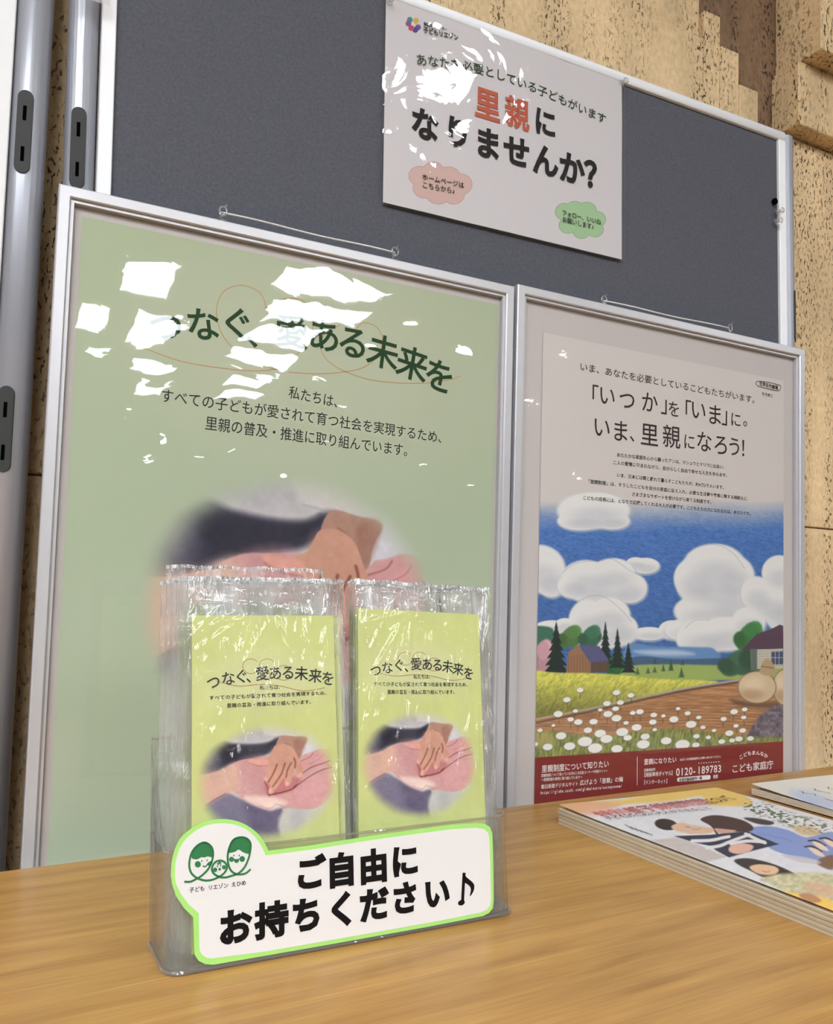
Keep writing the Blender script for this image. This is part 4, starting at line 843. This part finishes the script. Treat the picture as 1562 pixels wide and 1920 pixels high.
P_([(300, 500), (320, 430), (400, 340), (500, 302), (580, 350), (612, 430), (612, 512), (580, 520), (535, 508), (490, 525), (440, 520), (380, 552), (310, 540)])
P_([(838, 455), (852, 370), (900, 275), (1000, 228), (1110, 248), (1162, 320), (1152, 460), (1100, 465), (1040, 440), (990, 408), (940, 440), (880, 455)])
for x, y, rx in ((392, 625, 45), (885, 552, 36), (1040, 547, 41), (645, 705, 32), (775, 668, 30)): I.ell(cl(x, y), rx/7.81, rx*1.05/7.81, off=z)
P_([(540, 600), (600, 575), (598, 625), (560, 650), (532, 630)]); P_([(920, 545), (960, 550), (995, 545), (988, 590), (958, 606), (928, 590)]); I.ell(cl(712, 697), 2.4, 2.8, off=z)
for x, y in ((450, 577), (528, 568), (918, 497), (998, 497), (680, 655), (728, 640)): I.ell(cl(x, y), 1.2, 1.8, off=z, n=10)
L([(465, 645), (490, 660), (520, 645), (535, 620)], .0007); L([(680, 605), (690, 630), (700, 600), (720, 590), (715, 615), (735, 612)], .0006)
I.build('family_logo', lg, stk)
I = Ink(PLb); line_text(I, '子ども リエゾン えひめ', [cl(265, 1005), cl(700, 950), cl(1100, 893)], 10.5, .015, z); I.build('logo_lettering', ink_dark, stk)

# ============================================================ BROCHURES ON THE TABLE
ca = np.array([.4645, .6250]); cbk = np.array([.6480, .6290]); cn = (ray(1541, 1770)*ZT/ray(1541, 1770)[2])[:2]; bu = nrm(cbk-ca); bv = nrm(cn-ca); bv = nrm(bv-(bv@bu)*bu)
BW, BL = .200, float(np.linalg.norm(cn-ca)); edgec = [mat('brochure_pages_%s' % s, c, .7, noise=(120, .08)) for s, c in (('cream', (206, 192, 166)), ('pale', (220, 212, 196)), ('tan', (190, 174, 146)))]
def bro(i, z, th, jx, jy, m, label, group):
    t = thing('brochure', (ca[0], ca[1], ZT+z), label, 'brochure', group)
    C4 = [ca+bu*a+bv*b+np.array([jx, jy]) for a, b in ((0, 0), (0, BL), (BW, BL), (BW, 0))]
    lp = [np.array([c[0], c[1], ZT+z+.00012]) for c in C4]; V, Fc = extrude(lp, (0, 0, th*.42)); obj('page_block', V, Fc, m, t)
    lp = [p+np.array([0, 0, th*.52]) for p in lp]; V, Fc = extrude(lp, (0, 0, th*.3)); obj('cover', V, Fc, edgec[(i+1) % 3], t); return t
nb = 12; th = .00108
for i in range(nb): bro(i, i*th, th, rng.normal(0, .00045), rng.normal(0, .0004), edgec[i % 3], 'brochure %s from the top in the stack at the right, page edges showing' % ORD[nb-i], 'brochures lying in the stack under the top one')
zt_ = ZT+nb*th+.0010
top = thing('brochure', (ca[0], ca[1], zt_), 'topmost brochure of the stack with a photo cover of a family and yellow corners', 'brochure')
PB = Plane((ca[0], ca[1], zt_+.0012), (bu[0], bu[1], 0), (-bv[0], -bv[1], 0))
V, Fc = extrude([np.array([*(ca+bu*a+bv*b), zt_-.0007]) for a, b in ((0, 0), (0, BL), (BW, BL), (BW, 0))], (0, 0, .0006)); obj('page_block', V, Fc, edgec[1], top)
def paintB(x, y):
    X = (x-1020)*2.882; Y = (y-1420)*2.882; c = Canvas(X, Y, (222, 220, 224)); c.C += (fbm(X/40, Y/30, 3)-.5)[:, None]*16
    c.poly([(0, 230), (200, 245), (400, 240), (600, 200), (870, 160), (1060, 200), (1120, 260), (900, 265), (850, 215), (700, 240), (420, 265), (300, 300), (180, 310), (0, 280)], (232, 196, 112), 16)
    c.poly([(40, 240), (400, 258), (330, 300), (240, 322), (60, 270)], (226, 168, 138), 30, .8)
    c.line([(240, 300), (450, 290), (650, 270), (860, 262)], 40, (236, 190, 200), .35, 30)
    c.poly([(560, 458), (720, 440), (990, 548), (860, 580)], (206, 196, 190), 8, sm=False)
    for k in range(8): c.line([(600+k*22, 452-k*1), (880+k*14, 566-k*2)], 2, (150, 140, 140), .6, 2, False)
    # plants at the upper right
    g = fbm(X/16, Y/7, 12, 3); gm = np.clip((g-.5)*8, 0, 1)
    q = Canvas(X, Y, (0, 0, 0)); q.poly([(1080, 250), (1180, 250), (1350, 310), (1562, 370), (1562, 420), (1400, 400), (1200, 330), (1100, 300)], (1, 1, 1), 30); c.mix(gm*q.C[:, 0]*.9, (84, 100, 70))
    c.poly([(1350, 370), (1480, 390), (1470, 430), (1380, 420)], (206, 170, 120), 20, .7)
    # blue shirt
    c.poly([(1090, 400), (1200, 378), (1320, 400), (1420, 440), (1562, 410), (1562, 560), (1400, 560), (1250, 520), (1180, 470), (1120, 430)], (132, 152, 204), 8); c.line([(1150, 420), (1300, 450), (1340, 470)], 4, (100, 120, 176), .6, 6)
    c.poly([(1080, 335), (1150, 335), (1240, 355), (1220, 372), (1150, 365)], (64, 54, 56), 8)
    # adult with long hair and child
    c.poly([(845, 345), (900, 322), (980, 325), (1080, 350), (1130, 385), (1110, 410), (1000, 412), (930, 395), (945, 430), (930, 425), (900, 380)], (66, 46, 44), 6)
    c.ell(660, 372, 62, 30, (44, 36, 38), .15, 1, .15); c.poly([(690, 380), (740, 362), (800, 375), (860, 385), (915, 395), (900, 420), (800, 425), (745, 415), (700, 400)], (222, 184, 158), 6); c.line([(800, 398), (830, 400), (850, 392)], 3, (150, 90, 80), .8, 3); c.line([(765, 385), (790, 388)], 3, (80, 60, 60), .8, 3)
    c.poly([(920, 395), (1000, 400), (1040, 408), (960, 425)], (206, 160, 140), 6)
    # striped clothes
    c.poly([(705, 435), (900, 430), (1100, 410), (1270, 482), (1000, 552), (930, 515), (900, 490), (810, 470)], (42, 44, 66), 4, sm=False)
    for L_ in (((800, 462), (900, 460), (960, 448), (1000, 440)), ((880, 500), (950, 490), (1000, 470), (1080, 440), (1110, 430)), ((1010, 480), (1100, 465), (1190, 470)), ((1090, 425), (1140, 450), (1195, 475))): c.line(L_, 18, (226, 222, 222), 1, 5)
    c.poly([(1010, 490), (1070, 478), (1130, 490), (1115, 520), (1050, 535), (1000, 520)], (226, 178, 160), 6)
    # right: family group
    for hx, hy in ((1470, 465), (1450, 500), (1530, 450)): c.line([(hx-40, hy-5), (hx, hy-8), (hx+50, hy+20)], 9, (60, 40, 40), 1, 4); c.poly([(hx-20, hy), (hx+30, hy+10), (hx+70, hy+50), (hx+20, hy+40)], (232, 208, 190), 8)
    c.poly([(1480, 570), (1562, 540), (1562, 620), (1490, 600)], (120, 92, 76), 12)
    c.poly([(1280, 540), (1400, 550), (1490, 575), (1480, 590), (1380, 580)], (196, 190, 194), 8, .8)
    # portrait below
    c.poly([(1030, 565), (1100, 558), (1200, 578), (1290, 610), (1378, 655), (1360, 665), (1270, 645), (1200, 662), (1120, 625), (1050, 590)], (50, 44, 42), 6)
    c.poly([(1110, 605), (1160, 590), (1240, 600), (1270, 622), (1240, 645), (1160, 640)], (228, 188, 150), 6); c.line([(1180, 625), (1205, 632), (1220, 624)], 3, (140, 80, 70), .8, 3)
    g3 = fbm(X/22, Y/12, 22, 3); hc = np.stack([150+g3*100, 158+g3*70, 120+g3*60], 1)
    c.poly([(1170, 665), (1300, 640), (1562, 650), (1562, 790), (1450, 760), (1330, 745), (1230, 700)], hc, 16, .9); c.poly([(1400, 700), (1500, 690), (1562, 720), (1562, 770), (1450, 750)], (214, 170, 140), 24, .7)
    c.poly([(1290, 735), (1400, 750), (1562, 790), (1600, 900), (1562, 880), (1500, 830), (1400, 790)], (240, 200, 104), 10); c.poly([(1380, 750), (1440, 748), (1500, 785), (1450, 795), (1400, 775)], (176, 120, 96), 8, .8)
    for k in range(5): c.line([(440+k*26, 372+k*10), (480+k*26, 396+k*8)], 5, (84, 84, 88), .8, 4)
    return c.C
def bdisp(a):
    near = np.clip(1-a[:, 0]/.02, 0, 1); return .0009*np.sin(a[:, 0]*24)*np.clip(-a[:, 1]*6, 0, 1)+.0012*np.exp(a[:, 1]*40)*np.clip(1-a[:, 0]/.1, 0, 1)+.001
cov = art('printed_cover', PB, (0, BW, -BL, 0), .0011, paintB, top, off=0., disp=bdisp)
b6 = lambda x, y: (1020+x/2.882, 1420+y/2.882)
PBt = PB.shifted(.0024); I = Ink(PBt); line_text(I, '特別養子縁組制度', [b6(290, 310), b6(880, 232)], 12, .0, .0); I.build('title_lettering', mat('cover_red_ink', (196, 74, 66), .5), cov)
I = Ink(PBt); line_text(I, '子どものために大人ができること', [b6(330, 328), b6(900, 272)], 5, .0, .0); line_text(I, 'について', [b6(880, 238), b6(1010, 215)], 9, .01, 0.); line_text(I, 'わたしたちの家族のかたち', [b6(470, 272), b6(860, 226)], 4, .0, .0); I.build('small_lettering', ink_dark, cov)
# flyer behind
fl0 = onY(1, 1); 
PFz = ZT+.012
def onZ(x, y, z): r = ray(x, y); return r*z/r[2]
A = onZ(1408, 1471, PFz); Bn = onZ(1562, 1520, PFz-.004); u_ = nrm((Bn-A)*[1, 1, 0]); v_ = np.array([-u_[1], u_[0], 0])
fly = thing('flyer', (A[0], A[1], ZT), 'white flyer with handwriting-style print at the right edge behind the brochure stack', 'flyer')
PF = Plane((A[0], A[1], ZT+.0095), (u_[0], u_[1], 0), (v_[0], v_[1], 0))
fd = lambda a: .0035*np.exp(-a[:, 0]*18)-.004*np.clip(a[:, 0]*4, 0, 1)
def paintF(x, y):
    c = Canvas(x, y, (226, 222, 212)); q = fbm(x/30, y/20, 5); c.C += (q-.5)[:, None]*8
    c.poly([(1480, 1490), (1562, 1500), (1700, 1600), (1600, 1560)], (176, 190, 220), 16, .8); return c.C
ff = art('printed_sheet', PF, (0, .297, 0, .205), .002, paintF, fly, off=0., disp=fd)
V = []; 
for k in range(5):
    a = np.array([[0, .001], [.296, .001], [.296, .204], [0, .204]]); V, Fc = extrude(PF.to(a, -.0016-.0013*k), -PF.N*.0009); obj('page', V, Fc, edgec[1], fly)
I = Ink(PF.shifted(.0006))
for k in range(6):
    pts = []
    for j in range(26): pts.append((.035+j*.0052+.001*math.sin(j*2.1), .03+k*.022+.0035*math.sin(j*2.7+k)+.002*math.sin(j*5.3)))
    pts = np.array(pts); h = fd(pts)
    for s in range(0, 24, 6): 
        b0 = len(I.V); I.line(pts[s:s+5], .0008, float(h[s:s+5].mean())+.0002, px=False, k=3)
I.build('handwriting', ink_dark, ff)
